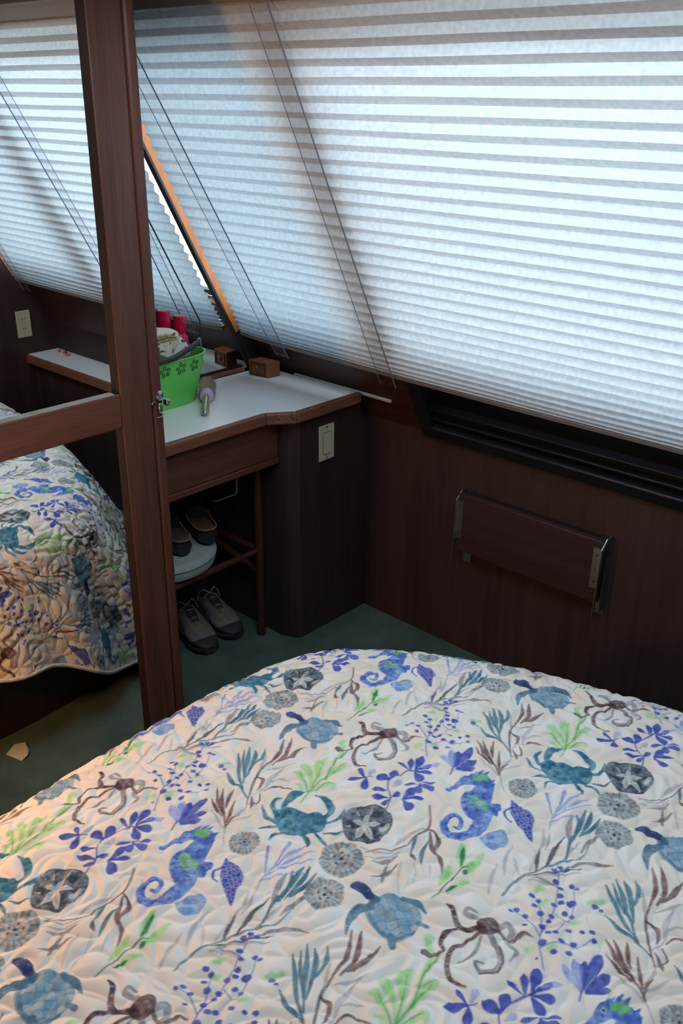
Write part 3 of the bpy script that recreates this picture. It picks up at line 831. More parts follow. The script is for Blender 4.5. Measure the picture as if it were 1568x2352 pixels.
br = thing('round_hairbrush', 'round hairbrush with pink collar and olive handle lying on the worktop', 'hairbrush', (-0.22, -0.47, WT))
M['bristle'] = plain('taupe_bristle', (164, 156, 140), 0.8, noise=0.2, nscale=200)
M['pinkc'] = plain('pink_collar', (206, 168, 204), 0.45, noise=0.03)
M['olive'] = plain('olive_clear_handle', (138, 140, 106), 0.25, noise=0.05, coat=0.4)
A, B = Vector((-0.140, -0.552, WT + 0.0125)), Vector((-0.322, -0.388, WT + 0.032))
bx = (B - A).normalized()
MB().lathe([(0.006, 0.002), (0.0105, 0.006), (0.0115, 0.02), (0.0118, 0.06), (0.0110, 0.10), (0.0105, 0.128)], A, bx, 20).build('handle', 'olive', br)
MB().lathe([(0.003, -0.002), (0.0055, 0.0), (0.0055, 0.0018)], A, bx, 12).build('end_cap', 'chrome', br)
MB().lathe([(0.0125, 0.120), (0.019, 0.124), (0.0205, 0.132), (0.0205, 0.146), (0.018, 0.150)], A, bx, 24).build('collar', 'pinkc', br)
MB().lathe([(0.0165, 0.150), (0.0165, 0.232), (0.012, 0.236)], A, bx, 20).build('barrel', 'bristle', br)
mb = MB()
u_ = Vector((0, 0, 1)); u_ = (u_ - bx * u_.dot(bx)).normalized(); w_ = bx.cross(u_)
for i in range(22):
    for k in range(30):
        t = 2 * PI * (k + 0.5 * (i % 2)) / 30 + random.uniform(-0.05, 0.05)
        h = 0.150 + 0.084 * i / 21
        d_ = (u_ * math.cos(t) + w_ * math.sin(t) + bx * random.uniform(-0.12, 0.12)).normalized()
        p0 = A + bx * h + d_ * 0.016
        p1 = A + bx * h + d_ * (0.0265 + random.uniform(-0.0015, 0.001))
        if p1.z < WT + 0.001:
            p1.z = WT + 0.001
        s_ = bx.cross(d_).normalized() * 0.0011
        q_ = bx * 0.0011
        mb.add([p0 + s_, p0 - s_ * 0.5 + q_, p0 - s_ * 0.5 - q_, p1 + s_ * 0.5, p1 - s_ * 0.25 + q_ * 0.5, p1 - s_ * 0.25 - q_ * 0.5], [(0, 1, 4, 3), (1, 2, 5, 4), (2, 0, 3, 5), (3, 4, 5)])
bo = mb.build('bristles', 'bristle', br, smooth=False)
bo['kind'] = 'stuff'

# ------------------------------------------------------------------ bed: outline of the mattress crown, platform, mattress
CT = [(0.700, -3.05), (0.700, -2.3), (0.692, -1.85), (0.676, -1.63), (0.664, -1.45), (0.660, -1.25), (0.665, -1.08), (0.694, -0.936), (0.747, -0.867), (0.828, -0.803), (0.925, -0.747), (1.027, -0.700), (1.16, -0.658), (1.33, -0.615), (1.57, -0.572), (1.83, -0.545), (2.20, -0.53)]
cont = np.array(catmull(CT, 10))
def grow(d, ylo=-3.05, xhi=2.06):             # outline moved outwards by d, closed against the far wall
    t = np.gradient(cont, axis=0)
    nn = np.stack([-t[:, 1], t[:, 0]], 1)
    nn /= np.linalg.norm(nn, axis=1)[:, None]
    p = cont + nn * d
    p = p[(p[:, 0] < xhi) & (p[:, 1] > ylo)][::4]
    return [(p[0][0], ylo)] + [tuple(q) for q in p] + [(xhi, p[-1][1]), (xhi, ylo)]
bed = thing('bed', 'low dark platform bed under the quilt', 'bed', (1.30, -1.85, 0))
MB().prism(grow(0.19)[::-1], 0.0, 0.235, 'Z').build('platform', 'panel', bed)
M['mattress'] = plain('mattress_ticking', (214, 210, 204), 0.9, noise=0.03)
MB().prism(grow(0.085)[::-1], 0.236, 0.445, 'Z').build('mattress', 'mattress', bed, bevel=0.03, segs=3)

# ------------------------------------------------------------------ quilt print: watercolour sea life painted as vertex colour, repeating every 484 x 459 mm
PAL = {'g': ((150, 150, 158), (186, 186, 192)), 't': ((44, 92, 118), (96, 142, 158)), 'b': ((88, 62, 64), (146, 122, 122)), 'tg': ((70, 108, 124), (150, 160, 168)), 'k': ((52, 54, 66), (112, 112, 122)),
       'bg': ((104, 94, 98), (164, 160, 162)), 'v': ((116, 132, 206), (168, 182, 228)), 'gr': ((110, 200, 96), (178, 226, 150)), 'dg': ((34, 96, 84), (74, 142, 96)), 'dgl': ((84, 150, 84), (126, 180, 116)),
       'v2': ((88, 98, 176), (132, 142, 206)), 'n': ((46, 58, 152), (92, 108, 190)), 'c': ((30, 84, 114), (118, 166, 182)), 'd': ((42, 54, 68), (142, 152, 160)), 'w': ((206, 206, 204), (224, 224, 220)),
       'dg2': ((96, 102, 106), (172, 178, 178)), 's': ((54, 84, 172), (142, 174, 222)), 'l': ((96, 136, 196), (176, 198, 226)), 'tu': ((100, 140, 166), (190, 208, 216)), 'tk': ((56, 92, 122), (112, 148, 170)),
       'n2': ((40, 52, 98), (72, 88, 140)), 'o': ((58, 40, 44), (138, 118, 120)), 'og': ((120, 116, 120), (180, 178, 180))}
MOTIFS=[('S','g',45,[(-73,-321,21),(-88,-348,23),(-95,-375,6)]),
('S','g',45,[(-103,-330,14),(-116,-335,20),(-129,-339,6)]),
('S','g',40,[(-54,-326,12),(-56,-339,20),(-68,-363,6)]),
('S','g',40,[(-31,-332,9),(-35,-345,17),(-42,-360,6)]),
('S','g',55,[(73,-380,12),(87,-352,33),(111,-328,8)]),
('S','g',55,[(33,-409,14),(51,-381,32),(71,-358,7)]),
('S','g',40,[(94,-389,12),(99,-366,27),(101,-352,6)]),
('S','g',40,[(108,-389,9),(133,-361,27),(143,-345,8)]),
('S','t',82,[(-275,-107,14),(-283,-75,21),(-295,-55,39),(-299,-26,7)]),
('S','t',82,[(-279,-81,14),(-280,-45,28),(-274,-10,37),(-270,23,11)]),
('S','t',82,[(-276,-68,14),(-266,-31,25),(-257,-5,44),(-247,31,11)]),
('S','t',82,[(-269,-52,14),(-252,-20,37),(-241,5,41),(-238,24,9)]),
('S','t',82,[(-258,-28,15),(-236,-10,30),(-227,2,37),(-220,22,8)]),
('S','t',82,[(-271,-47,12),(-266,-7,29),(-258,24,9)]),
('S','b',82,[(-280,-123,10),(-265,-84,17),(-247,-49,21),(-225,-27,18),(-199,-1,38),(-181,37,10)]),
('S','b',82,[(-216,-30,15),(-191,-12,37),(-179,9,42),(-167,35,10)]),
('S','b',82,[(-206,-27,11),(-183,-19,45),(-169,-11,38),(-150,0,8)]),
('S','b',82,[(-250,-53,14),(-241,-68,35),(-249,-84,24),(-257,-91,7)]),
('S','b',82,[(-275,-124,10),(-258,-120,20),(-253,-100,9)]),
('S','b',82,[(-244,-96,14),(-222,-91,21),(-199,-111,10)]),
('S','b',82,[(-268,-105,10),(-271,-125,30),(-275,-134,8)]),
('S','g',65,[(-270,-100,10),(-243,-90,17),(-227,-68,46),(-198,-46,9)]),
('S','g',65,[(-228,-76,14),(-211,-76,25),(-198,-84,7)]),
('S','g',65,[(-227,-41,11),(-203,-42,33),(-177,-37,7)]),
('S','g',65,[(-247,-53,11),(-232,-21,29),(-221,0,7)]),
('S','g',65,[(-332,-208,6),(-326,-178,14),(-313,-150,19),(-291,-136,26),(-277,-123,10)]),
('S','g',65,[(-316,-157,13),(-294,-155,23),(-268,-146,7)]),
('S','g',65,[(-324,-171,13),(-331,-146,23),(-338,-120,10)]),
('S','b',85,[(-322,-167,13),(-320,-136,23),(-319,-104,37),(-311,-68,9)]),
('S','b',85,[(-318,-153,13),(-308,-132,30),(-296,-106,8)]),
('S','b',85,[(-314,-118,13),(-307,-99,34),(-294,-77,9)]),
('S','b',85,[(-321,-132,13),(-325,-103,34),(-321,-65,9)]),
('S','b',85,[(-323,-163,13),(-307,-148,23),(-295,-143,8)]),
('S','b',85,[(-324,-135,13),(-332,-113,30),(-334,-88,8)]),
('S','tg',80,[(52,-417,11),(82,-396,20),(121,-385,23),(167,-377,21),(205,-376,15),(228,-360,8)]),
('S','k',82,[(125,-383,12),(135,-365,33),(150,-345,8)]),
('S','k',82,[(141,-382,12),(165,-358,36),(181,-344,25),(203,-328,8)]),
('S','k',82,[(106,-392,9),(139,-393,20),(194,-396,9)]),
('S','g',70,[(144,-349,9),(163,-332,31),(175,-307,8)]),
('S','g',70,[(157,-349,9),(172,-331,28),(182,-315,6)]),
('S','g',70,[(174,-375,12),(197,-359,27),(218,-347,12)]),
('S','g',70,[(104,-401,9),(132,-395,32),(188,-406,9)]),
('S','g',70,[(103,-398,7),(130,-411,26),(147,-431,7)]),
('S','t',88,[(179,-376,9),(201,-346,25),(215,-331,28)]),
('S','t',88,[(208,-340,12),(236,-313,38),(246,-290,13)]),
('S','t',88,[(214,-338,12),(243,-307,42),(265,-283,13)]),
('S','t',88,[(224,-337,13),(258,-307,42),(274,-287,13)]),
('S','t',88,[(231,-335,13),(260,-320,38),(280,-305,13)]),
('S','bg',80,[(202,-346,12),(216,-316,48),(236,-289,16)]),
('S','bg',80,[(210,-366,9),(234,-351,40),(267,-335,8)]),
('S','bg',80,[(159,-392,9),(198,-388,30),(222,-393,45),(245,-405,6)]),
('S','bg',80,[(117,-398,7),(131,-408,20),(149,-428,6)]),
('S','v',80,[(183,-311,6),(208,-282,11),(248,-275,17),(283,-274,7)]),
('S','v',80,[(204,-285,8),(212,-255,17),(219,-232,27),(221,-228,9)]),
('S','v',80,[(209,-279,8),(233,-256,17),(253,-232,34),(255,-226,9)]),
('S','v',80,[(218,-273,8),(256,-250,31),(283,-243,5)]),
('S','v',80,[(226,-273,8),(265,-260,27),(290,-259,5)]),
('S','v',80,[(192,-294,8),(225,-289,13),(266,-296,7)]),
('S','gr',70,[(-31,-376,14),(-16,-360,63),(-5,-347,29)]),
('S','gr',70,[(13,-353,12),(22,-332,72),(34,-309,40)]),
('S','gr',70,[(14,-364,12),(33,-352,68),(55,-337,24)]),
('S','gr',70,[(-23,-391,11),(-4,-383,54),(12,-380,20)]),
('S','dg',85,[(-53,-399,7),(-21,-378,11),(11,-356,12),(24,-353,9)]),
('S','dg',85,[(14,-350,12),(25,-329,39),(33,-315,15)]),
('S','dg',85,[(11,-367,9),(15,-363,38),(18,-360,12)]),
('S','dg',85,[(-26,-390,11),(-14,-387,25),(-7,-385,8)]),
('S','b',85,[(13,-215,12),(-4,-258,16),(-36,-276,12),(-66,-291,11),(-118,-281,8)]),
('S','b',85,[(-6,-263,13),(0,-278,22),(-1,-293,43),(-15,-311,21),(-12,-331,36),(-20,-357,6)]),
('S','b',85,[(-7,-269,13),(-17,-303,39),(-18,-318,15)]),
('S','b',85,[(-51,-302,9),(-52,-312,36),(-50,-320,12)]),
('S','t',85,[(-17,-289,12),(-35,-309,39),(-44,-330,7)]),
('S','t',85,[(-31,-274,11),(-40,-286,31),(-51,-302,8)]),
('S','g',72,[(-14,-261,9),(-48,-271,40),(-75,-285,6)]),
('S','g',72,[(-63,-291,9),(-95,-294,21),(-123,-270,8)]),
('S','g',72,[(-68,-297,9),(-95,-303,21),(-123,-290,6)]),
('S','bg',78,[(-73,-303,9),(-95,-311,35),(-115,-304,7)]),
('S','bg',78,[(-79,-322,9),(-102,-334,35),(-127,-332,6)]),
('S','bg',78,[(-93,-315,9),(-109,-339,26),(-113,-348,6)]),
('S','gr',62,[(-174,-127,14),(-174,-99,28),(-177,-72,61),(-185,-67,21)]),
('S','gr',62,[(-172,-125,14),(-160,-90,32),(-162,-58,83),(-167,-49,25)]),
('S','gr',62,[(-171,-124,14),(-148,-88,32),(-134,-56,73),(-122,-47,26)]),
('S','gr',62,[(-169,-123,14),(-135,-96,32),(-106,-77,72),(-93,-75,22)]),
('S','gr',62,[(-169,-124,14),(-144,-118,31),(-129,-115,66),(-131,-126,24)]),
('S','gr',62,[(-139,-100,14),(-111,-61,29),(-88,-34,38),(-83,-6,50),(-73,-4,15)]),
('S','gr',62,[(-187,-130,10),(-182,-106,35),(-188,-100,28)]),
('S','gr',62,[(-148,-88,14),(-144,-62,36),(-137,-45,29)]),
('S','dgl',70,[(-194,-145,7),(-173,-125,12),(-148,-88,9),(-131,-56,5)]),
('S','dgl',70,[(-173,-123,9),(-133,-94,12),(-103,-77,5)]),
('S','dgl',70,[(-173,-123,9),(-173,-95,9),(-176,-70,5)]),
('S','dgl',70,[(-139,-100,9),(-107,-58,16),(-83,-40,22),(-74,-28,8)]),
('S','dgl',70,[(-169,-124,9),(-139,-113,14),(-128,-115,5)]),
('S','dgl',70,[(-114,-74,9),(-92,-71,7)]),
('S','v2',80,[(53,-92,9),(67,-50,11),(86,-20,10),(103,26,8)]),
('S','v2',80,[(75,-37,10),(68,-2,8),(50,15,6)]),
('S','v2',80,[(79,-33,10),(118,3,10),(152,55,8),(165,74,6)]),
('S','v2',80,[(67,-55,10),(100,-56,8),(115,-68,8),(148,-61,6)]),
('S','v2',80,[(114,-6,8),(126,-25,8),(151,5,8),(166,34,6)]),
('S','v2',80,[(85,-35,8),(97,-38,6),(120,-23,6)]),
('S','n',86,[(52,13,29),(53,12,29)]),
('S','n',86,[(61,14,35),(63,13,35)]),
('S','n',86,[(69,0,35),(71,0,35)]),
('S','n',86,[(61,-14,31),(62,-15,31)]),
('S','n',86,[(94,31,39),(96,30,39)]),
('S','n',86,[(100,21,33),(102,21,33)]),
('S','n',86,[(89,12,36),(91,11,36)]),
('S','n',86,[(91,-3,42),(93,-3,42)]),
('S','n',86,[(84,-23,44),(85,-24,44)]),
('S','n',86,[(98,-17,32),(100,-17,32)]),
('S','n',86,[(87,-35,37),(89,-36,37)]),
('S','n',86,[(97,-38,34),(99,-38,34)]),
('S','n',86,[(106,-9,38),(107,-10,38)]),
('S','n',86,[(119,8,39),(121,8,39)]),
('S','n',86,[(136,20,43),(137,20,43)]),
('S','n',86,[(143,34,33),(144,33,33)]),
('S','n',86,[(131,10,36),(133,9,36)]),
('S','n',86,[(145,4,62),(147,4,62)]),
('S','n',86,[(127,-10,38),(129,-10,38)]),
('S','n',86,[(134,-18,35),(135,-18,35)]),
('S','n',86,[(118,-38,34),(120,-39,34)]),
('S','n',86,[(71,-49,52),(73,-49,52)]),
('S','n',86,[(78,-69,42),(80,-69,42)]),
('S','n',86,[(99,-52,37),(101,-53,37)]),
('S','n',86,[(99,-74,42),(101,-74,42)]),
('S','n',86,[(113,-62,40),(115,-62,40)]),
('S','n',86,[(134,-48,31),(135,-49,31)]),
('S','n',86,[(147,-52,34),(149,-53,34)]),
('S','n',86,[(143,-66,34),(145,-66,34)]),
('S','n',86,[(143,48,44),(145,48,44)]),
('S','n',86,[(162,34,33),(164,34,33)]),
('S','n',86,[(168,28,30),(170,28,30)]),
('S','n',86,[(152,71,38),(154,70,38)]),
('S','n',86,[(163,73,38),(165,73,38)]),
('S','n',86,[(171,66,31),(173,65,31)]),
('S','n',86,[(177,-9,42),(179,-10,42)]),
('S','n',86,[(52,-71,15),(53,-71,15)]),
('S','n',86,[(181,-18,23),(183,-19,23)]),
('S','gr',65,[(109,41,42),(117,43,49)]),
('S','gr',65,[(104,15,32),(112,17,37)]),
('S','gr',65,[(45,-56,36),(53,-55,43)]),
('S','gr',65,[(75,-62,34),(83,-60,40)]),
('S','gr',65,[(131,-29,31),(139,-28,36)]),
('S','gr',65,[(172,-2,24),(180,-1,29)]),
('S','gr',65,[(184,-5,29),(193,-4,34)]),
('S','n',85,[(-62,-204,10),(-44,-180,12),(-41,-155,10),(-32,-136,12),(-11,-128,11),(12,-122,13),(25,-121,11)]),
('S','n',85,[(-43,-178,8),(-29,-171,8)]),
('S','n',85,[(-27,-188,8),(-10,-176,10),(16,-159,9)]),
('S','n',85,[(-56,-117,7),(-67,-117,11)]),
('S','n',88,[(-44,-181,9),(-53,-175,31),(-64,-169,57),(-71,-164,20)]),
('S','n',88,[(-46,-184,7),(-52,-185,26),(-58,-187,47),(-62,-188,16)]),
('S','n',88,[(-43,-177,8),(-37,-175,28),(-31,-174,51),(-27,-173,18)]),
('S','n',88,[(-42,-158,9),(-50,-155,32),(-59,-151,58),(-65,-149,20)]),
('S','n',88,[(-32,-137,14),(-37,-131,52),(-42,-124,95),(-45,-120,33)]),
('S','n',88,[(-31,-136,12),(-25,-130,45),(-19,-122,82),(-15,-118,29)]),
('S','n',88,[(9,-122,6),(5,-113,24),(1,-102,43),(-2,-95,15)]),
('S','n',88,[(11,-121,9),(15,-111,34),(20,-100,62),(23,-92,22)]),
('S','n',88,[(21,-120,12),(29,-110,46),(38,-99,84),(44,-91,30)]),
('S','n',88,[(24,-120,9),(34,-119,32),(45,-117,58),(52,-115,20)]),
('S','n',88,[(20,-123,11),(28,-128,39),(38,-134,71),(44,-137,25)]),
('S','n',88,[(18,-125,12),(19,-134,45),(20,-145,81),(21,-152,28)]),
('S','n',88,[(12,-156,7),(4,-156,25),(-5,-156,45),(-11,-155,16)]),
('S','n',88,[(15,-157,10),(12,-165,36),(8,-173,65),(6,-178,23)]),
('S','n',88,[(15,-161,11),(21,-166,42),(28,-172,76),(33,-175,26)]),
('S','n',88,[(17,-157,5),(26,-159,17),(36,-161,31),(42,-162,11)]),
('S','n',88,[(-25,-185,11),(-16,-180,39),(-6,-174,72),(1,-171,25)]),
('S','n',88,[(-25,-185,10),(-13,-188,35),(0,-191,64),(8,-193,22)]),
('S','n',88,[(-25,-187,13),(-23,-197,48),(-21,-207,86),(-20,-214,30)]),
('S','n',88,[(-67,-118,12),(-78,-116,43),(-90,-114,77),(-98,-112,27)]),
('S','n',88,[(-69,-119,11),(-72,-127,38),(-77,-136,69),(-79,-142,24)]),
('S','n',88,[(-69,-118,7),(-71,-109,25),(-73,-99,46),(-74,-93,16)]),
('S','v',60,[(-33,-151,8),(-26,-149,30),(-19,-146,56),(-14,-144,20)]),
('S','v',60,[(-66,-117,8),(-60,-111,29),(-53,-104,54),(-48,-100,19)]),
('S','v',60,[(27,-116,8),(41,-116,30),(57,-117,54),(67,-117,19)]),
('S','n',84,[(91,-132,13),(108,-117,48),(128,-100,90),(140,-89,32)]),
('S','n',84,[(92,-135,12),(106,-130,46),(123,-125,84),(134,-121,30)]),
('S','n',84,[(91,-137,10),(102,-138,36),(115,-140,65),(123,-141,23)]),
('S','n',84,[(90,-130,11),(99,-117,40),(108,-103,74),(114,-94,26)]),
('S','v',75,[(86,-133,11),(85,-120,40),(83,-104,74),(82,-94,26)]),
('S','v',75,[(88,-132,11),(93,-116,40),(99,-98,74),(102,-86,26)]),
('S','n',85,[(75,-148,9),(88,-132,13)]),
('Pb','c',95,[(-232,-149),(-210,-153),(-186,-172),(-168,-178),(-159,-190),(-162,-205),(-172,-218),(-184,-223),(-203,-220),(-223,-215),(-235,-206),(-242,-185),(-241,-165)]),
('S','c',92,[(-224,-153,43),(-215,-137,60),(-201,-124,78),(-188,-121,51),(-176,-121,10)]),
('S','c',92,[(-159,-189,45),(-147,-180,56),(-147,-161,73),(-152,-145,57),(-163,-134,10)]),
('S','c',92,[(-237,-160,39),(-239,-141,43),(-233,-129,40),(-219,-122,10)]),
('S','c',92,[(-241,-177,22),(-254,-162,36),(-255,-147,26),(-255,-131,7)]),
('S','c',92,[(-243,-189,22),(-252,-183,29),(-270,-182,8)]),
('S','c',92,[(-234,-206,19),(-249,-202,28),(-260,-215,9)]),
('S','c',92,[(-163,-206,26),(-148,-203,35),(-134,-195,39),(-125,-183,10)]),
('S','c',92,[(-171,-224,19),(-156,-233,22),(-141,-230,9)]),
('S','c',92,[(-187,-222,22),(-178,-241,28),(-174,-253,9)]),
('S','c',92,[(-205,-218,25),(-201,-235,40),(-204,-246,12)]),
('Pb','d',95,[(-136,-204),(-126,-189),(-111,-181),(-89,-185),(-71,-191),(-58,-207),(-56,-225),(-63,-243),(-77,-256),(-94,-267),(-103,-270),(-115,-263),(-135,-254),(-140,-238),(-139,-219)]),
('S','w',85,[(-103,-225,13),(-111,-220,42),(-119,-215,17)]),
('S','dg2',35,[(-103,-225,6),(-111,-220,15),(-119,-215,6)]),
('S','w',85,[(-103,-225,13),(-113,-236,69),(-123,-248,27)]),
('S','dg2',35,[(-103,-225,6),(-113,-236,24),(-123,-248,6)]),
('S','w',85,[(-103,-225,13),(-103,-242,63),(-102,-260,25)]),
('S','dg2',35,[(-103,-225,6),(-103,-242,22),(-102,-260,6)]),
('S','w',85,[(-103,-225,13),(-92,-227,57),(-81,-229,23)]),
('S','dg2',35,[(-103,-225,6),(-92,-227,20),(-81,-229,6)]),
('S','w',85,[(-103,-225,13),(-97,-215,45),(-91,-206,18)]),
('S','dg2',35,[(-103,-225,6),(-97,-215,16),(-91,-206,6)]),
('S','w',70,[(-107,-206,19),(-107,-184,5)]),
('S','w',70,[(-87,-205,16),(-77,-190,5)]),
('S','w',70,[(-128,-222,22),(-136,-220,6)]),
('S','w',70,[(-81,-246,47),(-68,-238,38)]),
('S','w',55,[(-63,-236,10),(-63,-236,10)]),
('S','w',55,[(-67,-244,9),(-67,-244,9)]),
('S','w',55,[(-73,-251,9),(-72,-251,9)]),
('S','w',55,[(-80,-257,9),(-79,-257,9)]),
('S','w',55,[(-88,-260,9),(-87,-261,9)]),
('S','w',55,[(-97,-262,9),(-96,-262,9)]),
('S','w',55,[(-106,-262,9),(-105,-262,9)]),
('S','w',55,[(-114,-260,9),(-114,-260,9)]),
('S','w',55,[(-122,-256,9),(-121,-256,9)]),
('S','w',55,[(-128,-250,9),(-128,-250,9)]),
('S','w',55,[(-133,-243,9),(-133,-243,9)]),
('S','w',55,[(-136,-235,9),(-136,-235,9)]),
('S','w',55,[(-137,-226,9),(-136,-226,9)]),
('S','w',55,[(-136,-217,10),(-135,-217,10)]),
('S','w',55,[(-132,-209,10),(-132,-209,10)]),
('S','w',55,[(-127,-202,10),(-126,-202,10)]),
('S','w',55,[(-120,-196,10),(-119,-196,10)]),
('S','w',55,[(-112,-192,10),(-111,-192,10)]),
('S','w',55,[(-103,-190,10),(-102,-190,10)]),
('S','w',55,[(-93,-190,10),(-93,-190,10)]),
('S','w',55,[(-84,-192,10),(-84,-192,10)]),
('S','w',55,[(-76,-197,10),(-76,-197,10)]),
('S','w',55,[(-70,-203,10),(-69,-203,10)]),
('S','w',55,[(-65,-210,10),(-64,-210,10)]),
('S','w',55,[(-62,-219,10),(-62,-219,10)]),
('S','w',55,[(-62,-227,10),(-61,-228,10)]),
('D','d',90,[(-298,-207,25)]),
('D','d',90,[(-159,-285,35)]),
('D','d',90,[(-201,-344,30)]),
('S','s',92,[(113,-169,141),(128,-182,140),(109,-207,187),(92,-223,251),(88,-243,230),(86,-263,145),(71,-280,117),(51,-290,91),(31,-289,75),(19,-277,69),(20,-260,61),(33,-248,52),(47,-248,45),(50,-261,38),(42,-272,35),(34,-267,25)]),
('S','s',92,[(57,-184,38),(82,-176,59),(104,-168,123)]),
('S','s',90,[(112,-229,33),(118,-243,99),(130,-236,17)]),
('S','s',90,[(106,-239,33),(111,-251,82),(111,-259,13)]),
('S','s',90,[(139,-181,39),(149,-176,7)]),
('S','s',90,[(132,-194,38),(142,-190,7)]),
('S','s',90,[(124,-205,38),(134,-200,7)]),
('S','s',90,[(115,-157,39),(125,-152,7)]),
('S','s',90,[(127,-158,39),(137,-153,7)]),
('S','s',90,[(134,-164,39),(144,-159,7)]),
('S','gr',75,[(117,-166,71),(128,-170,88)]),
('S','gr',60,[(87,-210,68),(93,-224,134),(103,-235,83)]),
('S','n',75,[(78,-212,24),(79,-212,24)]),
('S','n',75,[(70,-222,27),(72,-222,27)]),
('S','n',75,[(68,-234,26),(70,-234,26)]),
('S','n',75,[(71,-245,21),(73,-245,21)]),
('S','n',75,[(95,-203,22),(96,-204,22)]),
('S','n',75,[(100,-215,19),(102,-216,19)]),
('S','n',75,[(81,-229,21),(82,-229,21)]),
('S','n',75,[(86,-242,16),(87,-243,16)]),
('S','n',75,[(90,-256,18),(92,-256,18)]),
('S','n',75,[(94,-171,25),(96,-172,25)]),
('S','n',75,[(58,-290,23),(60,-290,23)]),
('S','n',75,[(45,-292,22),(46,-292,22)]),
('S','n',75,[(33,-291,20),(35,-292,20)]),
('S','n',75,[(24,-283,20),(25,-283,20)]),
('S','n',75,[(20,-270,20),(22,-271,20)]),
('S','n',75,[(22,-257,18),(24,-258,18)]),
('S','n',75,[(34,-250,18),(36,-250,18)]),
('S','n',75,[(44,-249,16),(46,-250,16)]),
('S','n',75,[(49,-258,13),(50,-259,13)]),
('S','l',45,[(89,-212,17),(79,-224,43),(78,-244,49),(81,-261,23)]),
('S','l',40,[(89,-174,17),(111,-160,28),(126,-162,18)]),
('S','n',55,[(77,-220,5),(94,-220,7),(113,-219,5)]),
('S','n',55,[(71,-230,5),(89,-233,7),(108,-234,5)]),
('S','n',55,[(72,-243,5),(86,-246,7),(103,-249,5)]),
('S','n',55,[(93,-203,5),(107,-205,7),(123,-204,5)]),
('S','n',55,[(73,-257,5),(85,-262,5),(96,-261,5)]),
('S','n',55,[(61,-271,5),(70,-281,5),(79,-280,5)]),
('S','n',55,[(46,-281,5),(49,-291,5),(49,-300,5)]),
('S','n',55,[(30,-280,5),(29,-290,5),(26,-296,5)]),
('S','n',55,[(25,-274,5),(17,-277,5),(12,-282,5)]),
('S','w',70,[(99,-167,35),(100,-167,35)]),
('S','n2',95,[(99,-167,19),(100,-167,19)]),
('Pc','n',92,[(152,-233),(163,-250),(171,-265),(172,-281),(158,-301),(146,-327),(142,-312),(140,-292),(138,-276),(140,-257)]),
('S','n',75,[(143,-250,17),(132,-252,20),(127,-266,20),(132,-278,13)]),
('Pb','l',88,[(67,-298),(80,-295),(93,-291),(107,-293),(111,-304),(109,-316),(98,-326),(82,-329),(73,-325),(67,-312)]),
('S','s',60,[(90,-296,8),(102,-295,8),(106,-304,6),(98,-306,6),(92,-300,5)]),
('S','s',60,[(68,-302,6),(87,-305,9),(107,-312,6)]),
('S','s',60,[(69,-313,6),(85,-316,8),(101,-320,5)]),
('Pc','tu',92,[(-138,-375),(-114,-370),(-94,-382),(-80,-400),(-77,-422),(-85,-440),(-104,-451),(-125,-453),(-143,-438),(-150,-415),(-149,-391)]),
('S','tk',55,[(-141,-378,29),(-149,-395,39),(-148,-419,42),(-137,-442,41),(-118,-454,31),(-96,-447,21)]),
('S','tk',85,[(-142,-386,54),(-160,-386,83),(-177,-399,60),(-190,-423,14)]),
('S','tk',85,[(-92,-385,44),(-78,-399,65),(-68,-419,14)]),
('S','tk',85,[(-86,-436,35),(-77,-444,42)]),
('S','tk',85,[(-130,-446,62),(-133,-458,57),(-134,-465,27)]),
('S','tk',88,[(-139,-361,67),(-132,-378,80)]),
('S','n2',90,[(-157,-341,38),(-149,-346,83),(-141,-357,86),(-137,-369,63)]),
('S','w',60,[(-154,-351,9),(-153,-351,9)]),
('S','w',60,[(-144,-341,9),(-143,-341,9)]),
('S','w',60,[(-138,-355,9),(-137,-356,9)]),
('S','w',60,[(-178,-403,9),(-176,-404,9)]),
('S','w',60,[(-168,-394,9),(-167,-394,9)]),
('S','w',60,[(-185,-413,9),(-184,-414,9)]),
('S','w',60,[(-158,-388,9),(-157,-388,9)]),
('S','og',82,[(3,-449,35),(-8,-441,43),(-14,-435,32),(-7,-429,29),(3,-438,14)]),
('S','og',85,[(20,-471,52),(37,-469,60),(37,-484,45),(23,-499,37),(29,-516,33),(13,-527,13)]),
('S','og',85,[(5,-480,45),(6,-503,50),(2,-524,43),(-17,-537,39),(-33,-529,35),(-34,-518,23),(-22,-520,13)]),
('S','o',90,[(-6,-465,45),(-27,-460,45),(-32,-444,42),(-28,-422,36),(-33,-411,18)]),
('S','o',88,[(-9,-466,24),(-34,-459,31),(-54,-460,38),(-67,-474,34),(-68,-488,23)]),
('S','o',88,[(-9,-472,28),(-33,-483,27),(-56,-490,33),(-71,-508,36),(-76,-532,32),(-61,-550,13)]),
('S','og',80,[(-7,-477,17),(-29,-504,27),(-48,-510,20),(-56,-510,10)]),
('S','o',88,[(20,-475,28),(28,-496,27),(51,-489,31),(63,-497,9)]),
('S','o',80,[(-94,-482,50),(-86,-490,33),(-68,-490,13)]),
('S','o',75,[(9,-503,13),(3,-527,15),(-17,-540,13),(-35,-534,10)]),
('Pb','o',94,[(-4,-453),(6,-449),(20,-449),(26,-459),(21,-474),(8,-481),(-6,-476),(-9,-466)]),
('S','g',60,[(-38,-452,10),(-37,-452,10)]),
('S','g',60,[(-58,-468,10),(-57,-469,10)]),
('S','g',60,[(-67,-479,10),(-66,-480,10)]),
('S','g',60,[(-46,-487,10),(-45,-487,10)]),
('S','g',60,[(-30,-481,10),(-29,-481,10)]),
('S','g',60,[(-68,-501,10),(-67,-502,10)]),
('S','g',60,[(-75,-518,10),(-74,-518,10)]),
('S','g',60,[(-73,-539,9),(-72,-540,9)]),
